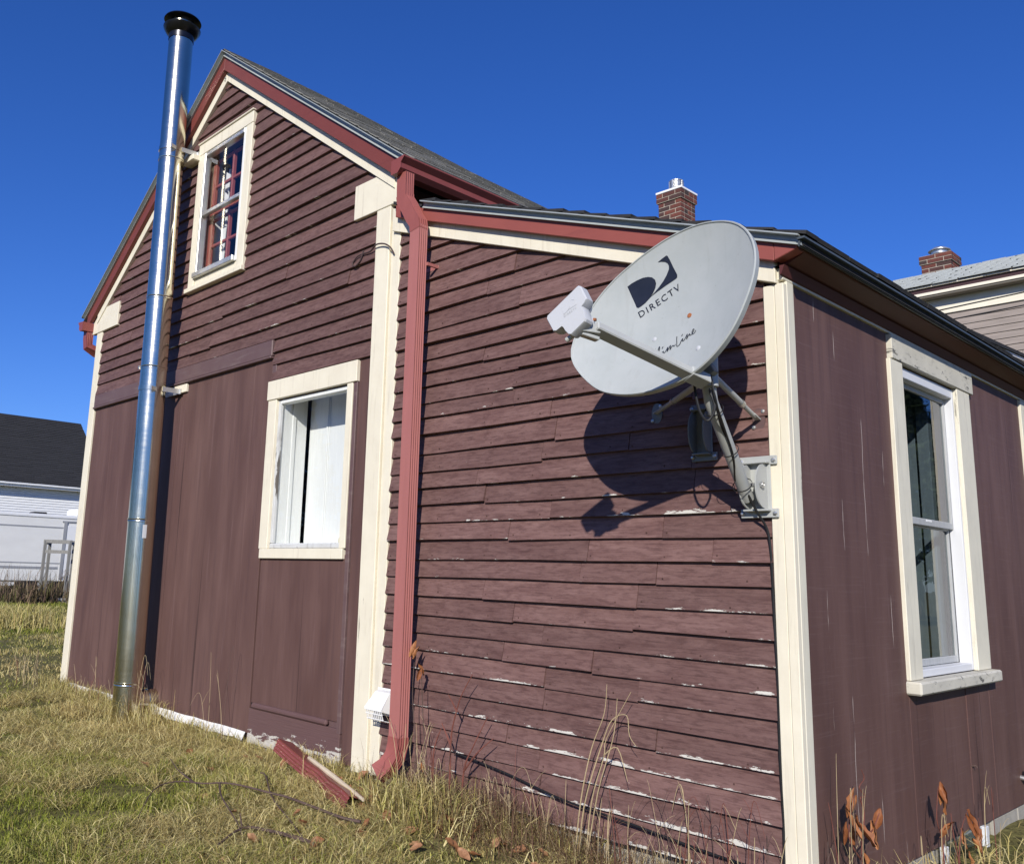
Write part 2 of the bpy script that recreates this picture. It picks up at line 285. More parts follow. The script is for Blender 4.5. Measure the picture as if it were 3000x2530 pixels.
class MB:
    def __init__(s): s.v = []; s.f = []
    def add(s, v, f):
        k = len(s.v); s.v += [tuple(p) for p in v]; s.f += [tuple(i + k for i in q) for q in f]; return s
    def box(s, x0, x1, y0, y1, z0, z1):
        x0, x1 = min(x0, x1), max(x0, x1); y0, y1 = min(y0, y1), max(y0, y1); z0, z1 = min(z0, z1), max(z0, z1)
        return s.add([(x0, y0, z0), (x1, y0, z0), (x1, y1, z0), (x0, y1, z0), (x0, y0, z1), (x1, y0, z1), (x1, y1, z1), (x0, y1, z1)],
                     [(0, 3, 2, 1), (4, 5, 6, 7), (0, 1, 5, 4), (1, 2, 6, 5), (2, 3, 7, 6), (3, 0, 4, 7)])
    def prism(s, poly, y0, y1):      # polygon in x,z extruded along y
        n = len(poly); a = [(p[0], y0, p[1]) for p in poly] + [(p[0], y1, p[1]) for p in poly]
        return s.add(a, [tuple(range(n)), tuple(range(2 * n - 1, n - 1, -1))] + [(i, i + n, (i + 1) % n + n, (i + 1) % n) for i in range(n)])
    def beam(s, p, q, w, h, up=(0, 0, 1)):
        p = Vector(p); q = Vector(q); d = (q - p).normalized(); r = d.cross(Vector(up)).normalized(); u = r.cross(d)
        v = [b + r * i * w / 2 + u * j * h / 2 for b in (p, q) for i, j in ((-1, -1), (1, -1), (1, 1), (-1, 1))]
        return s.add(v, [(3, 2, 1, 0), (4, 5, 6, 7), (0, 1, 5, 4), (1, 2, 6, 5), (2, 3, 7, 6), (3, 0, 4, 7)])
    def sweep(s, prof, path, ref=(0, -1, 0), cap=True, scl=None):
        n = len(prof); rings = []; path = [Vector(p) for p in path]
        for i, p in enumerate(path):
            t = (path[min(i + 1, len(path) - 1)] - path[max(i - 1, 0)]).normalized()
            r = Vector(ref); a = t.cross(r)
            if a.length < 1e-4: a = t.cross(Vector((1, 0.1, 0)))
            a.normalize(); b = a.cross(t).normalized(); k = 1 if scl is None else scl[i]
            rings += [p + (a * x + b * y) * k for x, y in prof]
        f = [(i * n + j, i * n + (j + 1) % n, (i + 1) * n + (j + 1) % n, (i + 1) * n + j) for i in range(len(path) - 1) for j in range(n)]
        if cap: f += [tuple(range(n - 1, -1, -1)), tuple((len(path) - 1) * n + j for j in range(n))]
        return s.add(rings, f)
    def tube(s, path, r, n=8, scl=None, cap=True):
        return s.sweep([(r * math.cos(2 * math.pi * i / n), r * math.sin(2 * math.pi * i / n)) for i in range(n)], path, (0.13, -0.97, 0.2), cap, scl)
    def lathe(s, prof, c, n=32, axis=None):
        c = Vector(c); ax = Vector(axis or (0, 0, 1)).normalized(); a = ax.orthogonal().normalized(); b = ax.cross(a)
        v = [c + ax * h + (a * math.cos(2 * math.pi * j / n) + b * math.sin(2 * math.pi * j / n)) * r for r, h in prof for j in range(n)]
        f = [(i * n + j, i * n + (j + 1) % n, (i + 1) * n + (j + 1) % n, (i + 1) * n + j) for i in range(len(prof) - 1) for j in range(n)]
        return s.add(v, f)
    def build(s, name, mat, parent=None, bevel=0.0, smooth=False):
        o = mo(name, s.v, s.f, mat, parent, smooth)
        if bevel:
            bm = bmesh.new(); bm.from_mesh(o.data)
            bmesh.ops.recalc_face_normals(bm, faces=bm.faces)
            bmesh.ops.bevel(bm, geom=[e for e in bm.edges if len(e.link_faces) == 2 and e.calc_face_angle(0) > 0.5], offset=bevel, segments=1, affect='EDGES', clamp_overlap=True)
            bm.to_mesh(o.data); bm.free()
        if smooth: autosmooth(o.data)
        return o
def autosmooth(me, ang=0.7):
    bm = bmesh.new(); bm.from_mesh(me)
    for e in bm.edges: e.smooth = not (len(e.link_faces) == 2 and e.calc_face_angle(0) > ang)
    bm.to_mesh(me); bm.free()
def box(name, x0, x1, y0, y1, z0, z1, mat, parent=None, bevel=0.003): return MB().box(x0, x1, y0, y1, z0, z1).build(name, mat, parent, bevel)
def prism(name, poly, y0, y1, mat, parent=None, bevel=0.0): return MB().prism(poly, y0, y1).build(name, mat, parent, bevel)
def smoothpath(pts, n=6):
    P = [Vector(p) for p in pts]; out = []
    for i in range(len(P) - 1):
        a, b, c, d = P[max(i - 1, 0)], P[i], P[i + 1], P[min(i + 2, len(P) - 1)]
        for k in range(n):
            t = k / n; out.append(0.5 * ((2 * b) + (c - a) * t + (2 * a - 5 * b + 4 * c - d) * t * t + (3 * b - a - 3 * c + d) * t ** 3))
    return out + [P[-1]]
def obj_copy(o, parent, loc, rot=None):
    c = o.copy(); COL.objects.link(c); c.location = loc
    if parent is not None: c.parent = parent; c.matrix_parent_inverse = Matrix.Translation(-abs_loc(parent))
    if rot is not None: c.rotation_euler = rot
    return c

# ------------------------------------------------------------------ ground
GX = [-200, -60, -30, -9, -7, -5, -3.7, -2.5, -1.5, -0.5, 0.3, 1.5, 60]
GZ = [-0.9, -1.0, -1.05, -1.05, -1.05, -1.13, -1.13, -1.10, -1.12, -1.16, -1.20, -1.23, -1.3]
def gz(x, y):
    x = np.asarray(x, float); y = np.asarray(y, float)
    z = np.interp(x, GX, GZ) + np.clip(y, -3.5, 0) * 0.022 * (x > -12)
    return z + 0.012 * np.sin(x * 3.1 + y * 2.3) * np.sin(y * 4.7 - x * 1.3) + 0.006 * np.sin(x * 11 + 1.3) * np.sin(y * 9.0)
def ground():
    xs = np.unique(np.concatenate([np.linspace(-400, -30, 16), np.linspace(-30, -9, 22), np.linspace(-9, 3, 90), np.linspace(3, 40, 14), np.linspace(40, 400, 8)]))
    ys = np.unique(np.concatenate([np.linspace(-400, -12, 10), np.linspace(-12, -4, 10), np.linspace(-4, 4, 60), np.linspace(4, 30, 18), np.linspace(30, 400, 10)]))
    X, Y = np.meshgrid(xs, ys); Z = gz(X, Y); nx = len(xs)
    v = np.c_[X.ravel(), Y.ravel(), Z.ravel()]
    f = [(j * nx + i, j * nx + i + 1, (j + 1) * nx + i + 1, (j + 1) * nx + i) for j in range(len(ys) - 1) for i in range(nx - 1)]
    o = mo('ground', v, f, 'ground', None, True); o['kind'] = 'structure'
ground()

# ------------------------------------------------------------------ the house
XL, XM, XA = -6.93, -2.44, -4.66           # left corner, right corner of the gabled block, ridge
ZB = -1.04                                   # bottom of the siding
house = thing('wooden_house', (-3.5, 0, -1.12), 'maroon wooden house with a steep gable and a low lean-to on its right', 'house')
def gable_z(x, top=4.03, m=0.728): return top - m * abs(x - XA)
def strip(x0, x1, zlo):
    pts = [(x0, zlo), (x1, zlo), (x1, gable_z(x1))]
    if x0 < XA < x1: pts.append((XA, gable_z(XA)))
    return pts + [(x0, gable_z(x0))]
mw = MB()
UW = (-4.97, -4.29, 2.30, 3.40)              # upper window opening
LW = (-3.60, -2.80, 0.135, 1.132)            # lower window opening
for x0, x1 in ((XL, UW[0]), (UW[1], LW[0]), (LW[1], XM)): mw.prism(strip(x0, x1, -1.06), 0.0, 0.1)
mw.prism([(UW[0], -1.06), (UW[1], -1.06), (UW[1], UW[2]), (UW[0], UW[2])], 0.0, 0.1)
mw.prism(strip(UW[0], UW[1], UW[3]), 0.0, 0.1)
mw.prism([(LW[0], -1.06), (LW[1], -1.06), (LW[1], LW[2]), (LW[0], LW[2])], 0.0, 0.1)
mw.prism(strip(LW[0], LW[1], LW[3]), 0.0, 0.1)
mw.box(XL, XL + 0.1, 0.1, 5.0, -1.3, 2.35); mw.box(XL, XM, 5.0, 5.1, -1.3, 2.35); mw.box(XM - 0.1, XM, 0.1, 5.0, -1.3, 2.36)
main_wall = mw.build('gable_wall', 'brown_trim', house)

NAILS = {}
def clap(x0b, x1b, x0t, x1t, z, h, parent, peel, dy=0.0, tb=0.025):
    L = max(x1b - x0b, 0.02); n = max(1, int(L / 0.32)); v = []; f = []
    ph = random.uniform(0, 6); am = random.uniform(0.0006, 0.0034)
    for i in range(n + 1):
        t = i / n; xb = x0b + (x1b - x0b) * t; xt = x0t + (x1t - x0t) * t
        wz = am * math.sin(ph + xb * 4.1) + random.uniform(-0.0008, 0.0008); wy = am * math.sin(ph * 2 + xb * 2.7) * 1.4
        v += [(xb - x0b, 0, wz), (xb - x0b, -tb - dy + wy, wz), (xt - x0b, -0.0045 - dy * 0.4 + wy * 0.3, h), (xt - x0b, 0, h)]
    for i in range(n):
        a = 4 * i; f += [(a + 1, a + 5, a + 6, a + 2), (a, a + 4, a + 5, a + 1)]
    f += [(0, 1, 2, 3), (4 * n + 3, 4 * n + 2, 4 * n + 1, 4 * n)]
    o = mo('clapboard', v, f, 'clap', parent, False, (x0b, 0, z)); o['peel'] = float(peel); o['fade'] = 1.0 if parent is not main_wall else 0.0
    xn = x0b + 0.025
    while xn < min(x1b, x1t) - 0.02:
        NAILS.setdefault(parent.name, MB()).lathe([(0.0042, 0.0), (0.0035, 0.0016), (0.0, 0.0018)], (xn + random.uniform(-0.01, 0.01), -(tb + dy) * (1 - 0.8 * 0.02 / h) - 0.0008, z + 0.02 + random.uniform(-0.004, 0.004)), 6, (0, -1, 0)); xn += random.choice([0.38, 0.41, 0.36])
    return o
def clap_row(x0b, x1b, x0t, x1t, z, h, parent, peel, cuts):
    xs = sorted(c for c in cuts if x0b + 0.25 < c < x1b - 0.25)
    xs2 = []
    for c in xs:
        if not xs2 or c - xs2[-1] > 0.3: xs2.append(c)
    B = [x0b] + xs2 + [x1b]
    for i in range(len(B) - 1):
        a, b = B[i], B[i + 1]; e = 0.0014
        clap(a + (e if i else 0), b - (e if i < len(B) - 2 else 0), x0t if i == 0 else a + e, x1t if i == len(B) - 2 else b - e,
             z + (random.choice([-0.009, -0.003, -0.001, 0, 0.002, 0.004]) if len(B) > 2 else 0), h, parent, min(1.0, max(0.0, peel + random.uniform(-0.2, 0.25))), random.uniform(0, 0.006))
rows = [1.278, 1.388, 1.4804, 1.5715, 1.674, 1.7835, 1.8885, 1.990, 2.098, 2.204, 2.310, 2.406, 2.50, 2.607, 2.702, 2.80, 2.897, 2.985, 3.089, 3.173, 3.27, 3.383, 3.486, 3.59, 3.69, 3.79, 3.885]
for i, z in enumerate(rows):
    nz = rows[i + 1] if i + 1 < len(rows) else 3.98
    h = nz - z + 0.012
    def lim(zz, sgn): return XA + sgn * max(0.012, (4.0 - zz) / 0.728)
    l_b, l_t = max(-6.8035, lim(z, -1)), max(-6.8035, lim(min(z + h, 3.985), -1)); r_b, r_t = min(-2.5785, lim(z, 1)), min(-2.5785, lim(min(z + h, 3.985), 1))
    if z < 1.56: l_b = l_t = -3.685
    cuts = [random.uniform(-6.5, -2.6) for _ in range(random.choice([1, 2, 2, 3]))]
    pe = 0.08 if z > 1.6 else 0.15
    if z + h > UW[2] + 0.02 and z < UW[3] - 0.02:
        clap_row(l_b, -5.0665, l_t, -5.0665, z, h, main_wall, pe, cuts); clap_row(-4.1915, r_b, -4.1915, r_t, z, h, main_wall, pe, cuts)
    else: clap_row(l_b, r_b, l_t, r_t, z, h, main_wall, pe, cuts)
# vertical plywood panels and old door opening under the belt board
def panel(x0, x1, z0, z1, y=-0.012, mat='panel', name='panel'): return box(name, x0 + 0.0025, x1 - 0.0025, 0.0, y, z0, z1, mat, main_wall, 0.0015)
panel(-6.80, -6.362, -1.03, 1.44); panel(-6.362, -5.06, -1.03, 1.44, -0.0135); panel(-5.06, -3.93, -1.03, 1.44, -0.012); panel(-3.93, -3.695, -1.03, 1.44, -0.0145)
panel(-3.69, -2.735, -0.84, 0.10, -0.008); panel(-3.69, -3.66, 0.07, 1.275, -0.0125)
panel(-2.70, -2.578, -1.055, 1.275, -0.010)
for jx in (-6.362, -5.06, -3.93, -3.693): box('joint_gap', jx - 0.004, jx + 0.004, 0.0, -0.002, -1.03, 1.436, 'dark', main_wall, 0)
box('door_stop_strip', -2.738, -2.702, 0, -0.022, -0.90, 1.27, 'brown_trim', main_wall)
box('worn_ledge', -3.655, -2.83, 0, -0.034, -0.872, -0.836, 'peel_board', main_wall, 0.012)
kick = box('kick_board', -3.69, -2.706, 0, -0.021, -1.085, -0.874, 'peel_board', main_wall)
box('belt_board', -6.80, -3.69, 0, -0.035, 1.455, 1.572, 'brown_trim', main_wall, 0.006)
box('belt_lip', -6.80, -3.69, 0, -0.044, 1.437, 1.4545, 'brown_trim', main_wall, 0.004)
box('short_batten', -3.69, -3.64, 0, -0.02, 1.28, 1.436, 'brown_trim', main_wall)
# corner boards and trims
box('corner_board', XL, -6.805, 0.1, -0.026, ZB, 2.20, 'cream', house)
box('corner_board', -2.577, XM - 0.002, 0.0, -0.030, -1.07, 2.20, 'cream', house)
box('corner_board', XM + 0.002, -2.408, 0.0, -0.016, -1.07, 2.10, 'cream', house)
box('corner_board', -2.407, -2.345, 0.0, -0.024, -1.06, 2.10, 'cream', house)
prism('eave_return_block', [(-2.808, 2.197), (-2.345, 2.197), (-2.30, 2.29), (-2.48, 2.428), (-2.808, 2.428)], 0, -0.036, 'cream', house, 0.003)
prism('eave_return_block', [(-7.03, 2.197), (-6.45, 2.197), (-6.45, 2.428), (-6.88, 2.428), (-7.03, 2.32)], 0, -0.036, 'cream', house, 0.003)
def chevron(name, top, h, y0, y1, xr, mat, m=0.7245):
    for s in (-1, 1):
        xe = XA + s * xr; zt = top - m * xr
        prism(name, [(XA, top - h), (XA, top), (xe, zt), (xe, zt - h)][::s], y0, y1, mat, house, 0.002)
chevron('rake_trim', 4.125, 0.192, 0.0, -0.045, 2.26, 'cream', 0.726)
chevron('rake_board', 4.152, 0.135, -0.0455, -0.080, 2.42, 'red_rake')
# roofs
def slope_roof(name, x0, z0, x1, z1, y0, y1, th, mat): return prism(name, [(x0, z0 - th), (x1, z1 - th), (x1, z1), (x0, z0)], y0, y1, mat, house)
SAGY, SAGZ = [-1, 0.6, 1.1, 1.7, 2.3, 3.1, 4.0, 5.3], [0, 0.0, 0.012, 0.045, 0.09, 0.105, 0.125, 0.15]
def sag(x_, y_): return float(np.interp(y_, SAGY, SAGZ)) * min(1, max(0, (-2.17 - x_) / (-2.17 - XA)))
def sag_roof(name, xe, ze, mat):
    ys = [-0.084, 0.6, 1.1, 1.7, 2.3, 3.1, 4.0, 5.2]; v = []; f = []
    for y_ in ys:
        d = float(np.interp(y_, SAGY, SAGZ)); v += [(XA, y_, 4.188 - d), (xe, y_, ze), (xe, y_, ze - 0.038), (XA, y_, 4.150 - d)]
    for i in range(len(ys) - 1): f += [(4 * i + j, 4 * i + (j + 1) % 4, 4 * i + 4 + (j + 1) % 4, 4 * i + 4 + j) for j in range(4)]
    f += [(0, 1, 2, 3), tuple(len(v) - k for k in (1, 2, 3, 4))]
    return mo(name, v, f, mat, house)
roofR = sag_roof('roof', -2.17, 2.385, 'grey_shingle')
roofL = sag_roof('roof', -7.145, 2.388, 'dark_shingle')
ROOF_M = 0.36
def lz(x): return 1.345 - ROOF_M * x
roofN = slope_roof('lean_to_roof', -2.07, lz(-2.07), 0.14, lz(0.14), -0.084, 6.4, 0.036, 'dark_shingle')
slope_roof('lean_to_roof_top', -2.44, lz(-2.44), -2.0705, lz(-2.0705), 0.0, 6.4, 0.05, 'dark_shingle')
def shingles(name, x0, z0, x1, z1, y0, y1, course, tab, mat, parent, th=0.009, overhang=0.0):
    # overlapping tabs laid in courses from the eave (x1,z1) up to the ridge (x0,z0)
    L = math.hypot(x1 - x0, z1 - z0); d = Vector((x0 - x1, 0, z0 - z1)) / L; nrm = Vector((-d.z, 0, d.x)); nrm = nrm if nrm.z > 0 else -nrm
    m = MB(); k = 0
    while k * course < L:
        y = y0 - random.uniform(0, tab); a = k * course
        while y < y1:
            w = tab * random.uniform(0.75, 1.2); ya, yb = max(y, y0), min(y + w - 0.006, y1)
            if yb - ya > 0.02:
                t = th * random.uniform(0.7, 1.5); p = Vector((x1, 0, z1)) + d * (a + random.uniform(-0.006, 0.006)); q = Vector((x1, 0, z1)) + d * min(a + course * 1.25, L)
                pts = [p + nrm * 0.002, p + nrm * (t + 0.006), q + nrm * 0.005, q + nrm * 0.001]
                m.add([(c.x, yy, c.z) for yy in (ya, yb) for c in pts], [(0, 1, 2, 3), (7, 6, 5, 4), (0, 4, 5, 1), (1, 5, 6, 2)])
            y += w
        k += 1
    o = m.build(name, mat, parent); o['kind'] = 'stuff'; return o
SHN = shingles('shingles', XA, 4.190, -2.155, 2.376, -0.104, 5.2, 0.14, 0.3, 'grey_shingle', roofR, 0.005)
for q in SHN.data.vertices: q.co.z -= sag(q.co.x, q.co.y)
shingles('shingles', -2.07, lz(-2.07) + 0.002, 0.158, lz(0.158) + 0.002, -0.108, 6.4, 0.14, 0.3, 'dark_shingle', roofN, 0.012)
SHL = shingles('shingles', XA, 4.190, -7.16, 2.379, -0.104, 5.2, 0.14, 0.3, 'dark_shingle', roofL)
for q in SHL.data.vertices: q.co.z -= sag(2 * XA - q.co.x, q.co.y)
# metal drip edges along the rakes: lip, recessed face, flared kick
def drip(x0, z0, x1, z1, dz, name='drip_edge', k=1.0):
    m = MB()
    def bar(a, b, ya, yb): m.prism([(x0, z0 - b), (x1, z1 - b), (x1, z1 - a), (x0, z0 - a)] if x1 > x0 else [(x1, z1 - b), (x0, z0 - b), (x0, z0 - a), (x1, z1 - a)], ya, yb)
    bar(dz, dz + 0.006, -0.085, -0.118); bar(dz + 0.006, dz + 0.028 * k, -0.060, -0.0875)
    a, b = dz + 0.028 * k, dz + 0.046 * k
    m.add([(x0, -0.0875, z0 - a), (x1, -0.0875, z1 - a), (x1, -0.098, z1 - b), (x0, -0.098, z0 - b), (x0, -0.060, z0 - b), (x1, -0.060, z1 - b)],
          [(0, 3, 2, 1) if x1 > x0 else (0, 1, 2, 3), (3, 4, 5, 2), (0, 4, 3), (1, 2, 5)])
    return m.build(name, 'drip_metal', house)
drip(XA, 4.182, -2.175, 2.382, 0.0, k=1.0); drip(XA, 4.182, -7.14, 2.385, 0.0, k=1.0)
drip(-2.07, lz(-2.07), 0.135, lz(0.135), 0.0, k=0.85)
# lean-to front trims
def lbar(name, x0, x1, top, h, y0, y1, mat, bev=0.002): return prism(name, [(x0, lz(x0) - top - h), (x1, lz(x1) - top - h), (x1, lz(x1) - top), (x0, lz(x0) - top)], y0, y1, mat, house, bev)
lbar('rake_board', -2.33, 0.018, 0.034, 0.077, -0.0455, -0.080, 'red_rake_low')
lbar('tip_flashing', -2.35, -2.05, 0.014, 0.019, -0.0, -0.086, 'dark_shingle')
prism('rake_return', [(0.019, lz(0.018) - 0.110), (0.115, lz(0.115) - 0.048), (0.115, lz(0.115) - 0.035), (0.019, lz(0.018) - 0.034)], -0.020, -0.0805, 'red_rake_low', house, 0.003)
lbar('rake_trim', -2.40, 0.002, 0.050, 0.143, 0.0, -0.045, 'cream')
# lean-to front wall
nw = MB(); nw.prism([(XM + 0.001, -1.05), (0, -1.05), (0, lz(0) - 0.06), (XM + 0.001, lz(XM) - 0.06)], 0.0, 0.1)
lean_wall = nw.build('lean_to_wall', 'brown_trim', house)
lrows = [-1.04, -0.938, -0.845, -0.750, -0.666, -0.577, -0.485, -0.390, -0.298, -0.206, -0.111, -0.013, 0.082, 0.178, 0.270, 0.364, 0.456, 0.552, 0.646, 0.748, 0.841, 0.932, 1.018, 1.105, 1.178, 1.262, 1.348, 1.451, 1.541, 1.64, 1.74, 1.827, 1.92, 2.01]
seam = [-1.63, -1.40, -1.17, -0.93, -0.72, -0.55, -0.35]
for i, z in enumerate(lrows[:-1]):
    h = lrows[i + 1] - z + 0.012
    def lx(zz): return (1.345 - 0.150 - zz) / ROOF_M
    xb, xt = min(-0.0615, lx(z)), min(-0.0615, lx(z + h))
    if xb < -2.2: continue
    cuts = [random.choice(seam) + random.uniform(-0.05, 0.05) for _ in range(random.choice([1, 2, 2, 3]))]
    pe = 0.62 if z < -0.75 else 0.48 if z < -0.35 else 0.30 if z < 0.3 else 0.12 if z < 1 else 0.05
    clap_row(-2.3435, xb, -2.3435, max(xt, -2.3), z, h, lean_wall, pe, cuts)
for nm, par in (('gable_wall', main_wall), ('lean_to_wall', lean_wall)):
    o = NAILS[nm].build('nail_heads', 'nail', par); o['kind'] = 'stuff'
box('corner_board', -0.060, -0.012, 0, -0.027, -1.12, lz(0) - 0.194, 'cream', house)
box('corner_board', -0.0115, 0.026, 0.0, -0.030, -1.14, lz(0) - 0.194, 'cream', house)
# lean-to side wall in panels, with window opening y 1.13..1.87, z -0.39..1.03
SW = (1.13, 1.87, -0.392, 1.035)
sw = MB()
for y0, y1, z0, z1 in ((0.101, SW[0], -1.1, 1.2), (SW[1], 6.2, -1.1, 1.2), (SW[0], SW[1], -1.1, SW[2]), (SW[0], SW[1], SW[3], 1.2)): sw.box(-0.1, 0.0, y0, y1, z0, z1)
sw.box(XM, 0, 6.2, 6.3, -1.3, 1.2)
side_wall = sw.build('side_wall', 'brown_trim', house)
def sp(y0, y1, z0, z1, t, name='panel'): return box(name, 0.0, t, y0 + 0.001, y1 - 0.001, z0, z1, 'side_panel', side_wall, 0.0015)
sp(0.056, 1.0, -1.105, 1.165, 0.012); sp(1.0, 1.27, -1.105, -0.40, 0.012); sp(1.27, 1.71, -1.10, -0.40, 0.009); sp(1.71, 2.05, -1.105, -0.40, 0.012)
sp(2.05, 3.03, -1.105, 1.165, 0.0125); sp(3.16, 6.2, -1.105, 1.165, 0.012)
box('corner_board', 0.0, 0.0262, 0.0005, 0.056, -1.14, 1.165, 'cream_side', house)
box('door_casing', 0.0, 0.028, 3.03, 3.15, -1.1, 1.162, 'cream_side', house)
box('frieze_board', 0.0, 0.024, -0.024, 6.2, 1.166, 1.214, 'cream_side', house, 0.002)
MB().prism([(0.0, 1.2145), (0.045, 1.2145), (0.03, 1.18), (0.0245, 1.175), (0.0245, 1.2145)], -0.05, 6.2).build('bed_moulding', 'red_dark', house)
MB().prism([(0.0, 1.2150), (0.022, 1.2150), (0.116, 1.256), (0.116, 1.268), (0.0, 1.268)], -0.0195, 6.2).build('eave_soffit', 'red_dark', house)
box('fascia', 0.1165, 0.126, -0.078, 6.2, 1.245, 1.285, 'red_dark', house)
dm = MB(); dm.box(0.1265, 0.156, -0.108, 6.4, 1.278, 1.286); dm.box(0.1265, 0.134, -0.10, 6.4, 1.252, 1.278)
dm.add([(0.134, -0.105, 1.258), (0.134, 6.4, 1.258), (0.150, 6.4, 1.243), (0.150, -0.105, 1.243)], [(0, 1, 2, 3)])
dm.build('drip_edge', 'drip_dark', house)

# windows -----------------------------------------------------------
def win(name): 
    o = bpy.data.objects.new(name, None); o.empty_display_size = 0.1; link(o, house); o.location = (0, 0, 0); return o
# lower front window
w1 = win('window')
def pane_f(x0, x1, y, z0, z1, par, mat='glass'): return mo('pane', [(x0, y, z0), (x1, y, z0), (x1, y, z1), (x0, y, z1)], [(0, 1, 2, 3)], mat, par)
def pane_s(x, y0, y1, z0, z1, par, mat='glass_dark'): return mo('pane', [(x, y0, z0), (x, y1, z0), (x, y1, z1), (x, y0, z1)], [(0, 1, 2, 3)], mat, par)
def pb(name, x0, x1, y0, y1, z0, z1, mat, par, bev=0.003): return box(name, x0, x1, y0, y1, z0, z1, mat, par, bev)
pb('header', -3.712, -2.698, 0, -0.034, 1.139, 1.272, 'cream', w1); pb('casing', -3.702, -3.600, 0, -0.027, 0.137, 1.138, 'cream', w1); pb('casing', -2.800, -2.742, 0, -0.027, 0.137, 1.138, 'cream', w1)
pb('sill', -3.685, -2.760, 0, -0.031, 0.074, 0.1365, 'cream', w1)
pb('sash_rail', -3.60, -2.80, -0.010, 0.05, 0.1365, 0.172, 'worn_sash', w1, 0.008)
pb('sash_stile', -3.60, -3.572, -0.006, 0.018, 0.173, 1.131, 'worn_sash', w1); pb('sash_stile', -2.818, -2.80, -0.006, 0.05, 0.173, 1.131, 'white_wood', w1)
pb('sash_rail', -3.571, -2.819, -0.006, 0.05, 1.105, 1.131, 'white_wood', w1)
pane_f(-3.571, -2.819, 0.012, 0.173, 1.104, w1)
pb('reveal', -3.60, -3.586, 0.0185, 0.222, 0.10, 1.2, 'white_wood', w1); pb('reveal_mould', -3.586, -3.577, 0.10, 0.13, 0.12, 1.2, 'white_wood', w1, 0.003)
bp = pb('inner_board', -3.583, -2.55, 0.246, 0.28, 0.0, 1.4, 'white_wood', w1)
for x0, x1 in ((-3.38, -3.36), (-3.345, -3.34), (-3.04, -3.025), (-3.0, -2.995)): pb('board_mould', x0, x1, 0.239, 0.2455, 0.0, 1.18, 'white_wood', w1, 0.003)
pb('board_mould', -3.36, -3.03, 0.239, 0.2455, 1.165, 1.18, 'white_wood', w1, 0.003)
pb('inner_sill', -3.585, -2.70, 0.0505, 0.2455, 0.06, 0.162, 'white_wood', w1)
pb('inner_header', -3.60, -2.5, 0.101, 0.28, 1.22, 1.45, 'white_wood', w1); pb('reveal', -2.79, -2.60, 0.25, 0.27, 0, 1.2, 'white_wood', w1)
tp = MB(); tp.lathe([(0.0, 0.0), (0.052, 0.0), (0.055, 0.004), (0.055, 0.038), (0.052, 0.042), (0.036, 0.042), (0.036, 0.0)], (-2.90, 0.11, 0.1625), 32); to = tp.build('tape_roll', 'tape', None, 0, True)
tag(to, 'roll of yellowish tape on the inner sill of the lower front window', 'tape')
# upper gable window with storm frame
w2 = win('window')
pb('header', -5.065, -4.193, 0, -0.040, 3.40, 3.498, 'cream', w2); pb('drip_cap', -5.07, -4.185, 0, -0.052, 3.4985, 3.512, 'cream', w2)
pb('casing', -5.065, -4.97, 0, -0.038, 2.235, 3.399, 'cream', w2); pb('casing', -4.29, -4.193, 0, -0.038, 2.235, 3.399, 'cream', w2)
pb('sill', -5.09, -4.18, 0.06, -0.055, 2.196, 2.234, 'cream', w2); pb('sill_face', -4.969, -4.291, 0.05, -0.024, 2.2345, 2.30, 'cream', w2)
for x0, x1 in ((-4.969, -4.945), (-4.325, -4.291)): pb('storm_frame', x0, x1, -0.036, 0.02, 2.301, 3.399, 'white_wood' if x0 > -4.5 else 'alu', w2, 0.004)
pb('storm_frame', -4.944, -4.326, -0.034, 0.02, 3.365, 3.399, 'alu', w2); pb('storm_frame', -4.969, -4.32, -0.060, 0.02, 2.302, 2.345, 'alu', w2, 0.004); pb('storm_rail', -4.944, -4.326, -0.030, 0.006, 2.835, 2.868, 'alu', w2)
pane_f(-4.944, -4.326, -0.014, 2.869, 3.364, w2); pane_f(-4.944, -4.326, -0.004, 2.346, 2.834, w2)
for (z0, z1) in ((2.345, 2.835), (2.866, 3.36)):
    y0, y1 = (0.055, 0.085)
    for x0, x1 in ((-4.965, -4.915), (-4.33, -4.29), (-4.65, -4.628)): pb('red_muntin', x0, x1, y0, y1, z0, z1, 'red_sash', w2)
    for zz in (z0 + 0.012, (z0 + z1) / 2, z1 - 0.02): pb('red_muntin', -4.915, -4.33, y0 + 0.004, y1 - 0.004, zz - 0.012, zz + 0.012, 'red_sash', w2)
for x0, x1, yy in ((-4.90, -4.87, 0.16), (-4.62, -4.58, 0.17), (-4.55, -4.535, 0.19)): pb('curtain', x0, x1, yy, yy + 0.01, 2.33, 3.3, 'white_wood', w2, 0)
for zz in (2.42, 2.62, 2.92, 3.08): MB().prism([(-4.86, zz), (-4.80, zz - 0.05), (-4.79, zz + 0.13), (-4.86, zz + 0.17)], 0.12, 0.126).build('curtain_fold', 'white_wood', w2)
pb('reveal', -5.0, -4.975, 0.101, 0.19, 2.3, 3.4, 'white_wood', w2); pb('room_back', -5.2, -4.0, 1.2, 1.22, 1.9, 3.6, 'room', w2, 0)
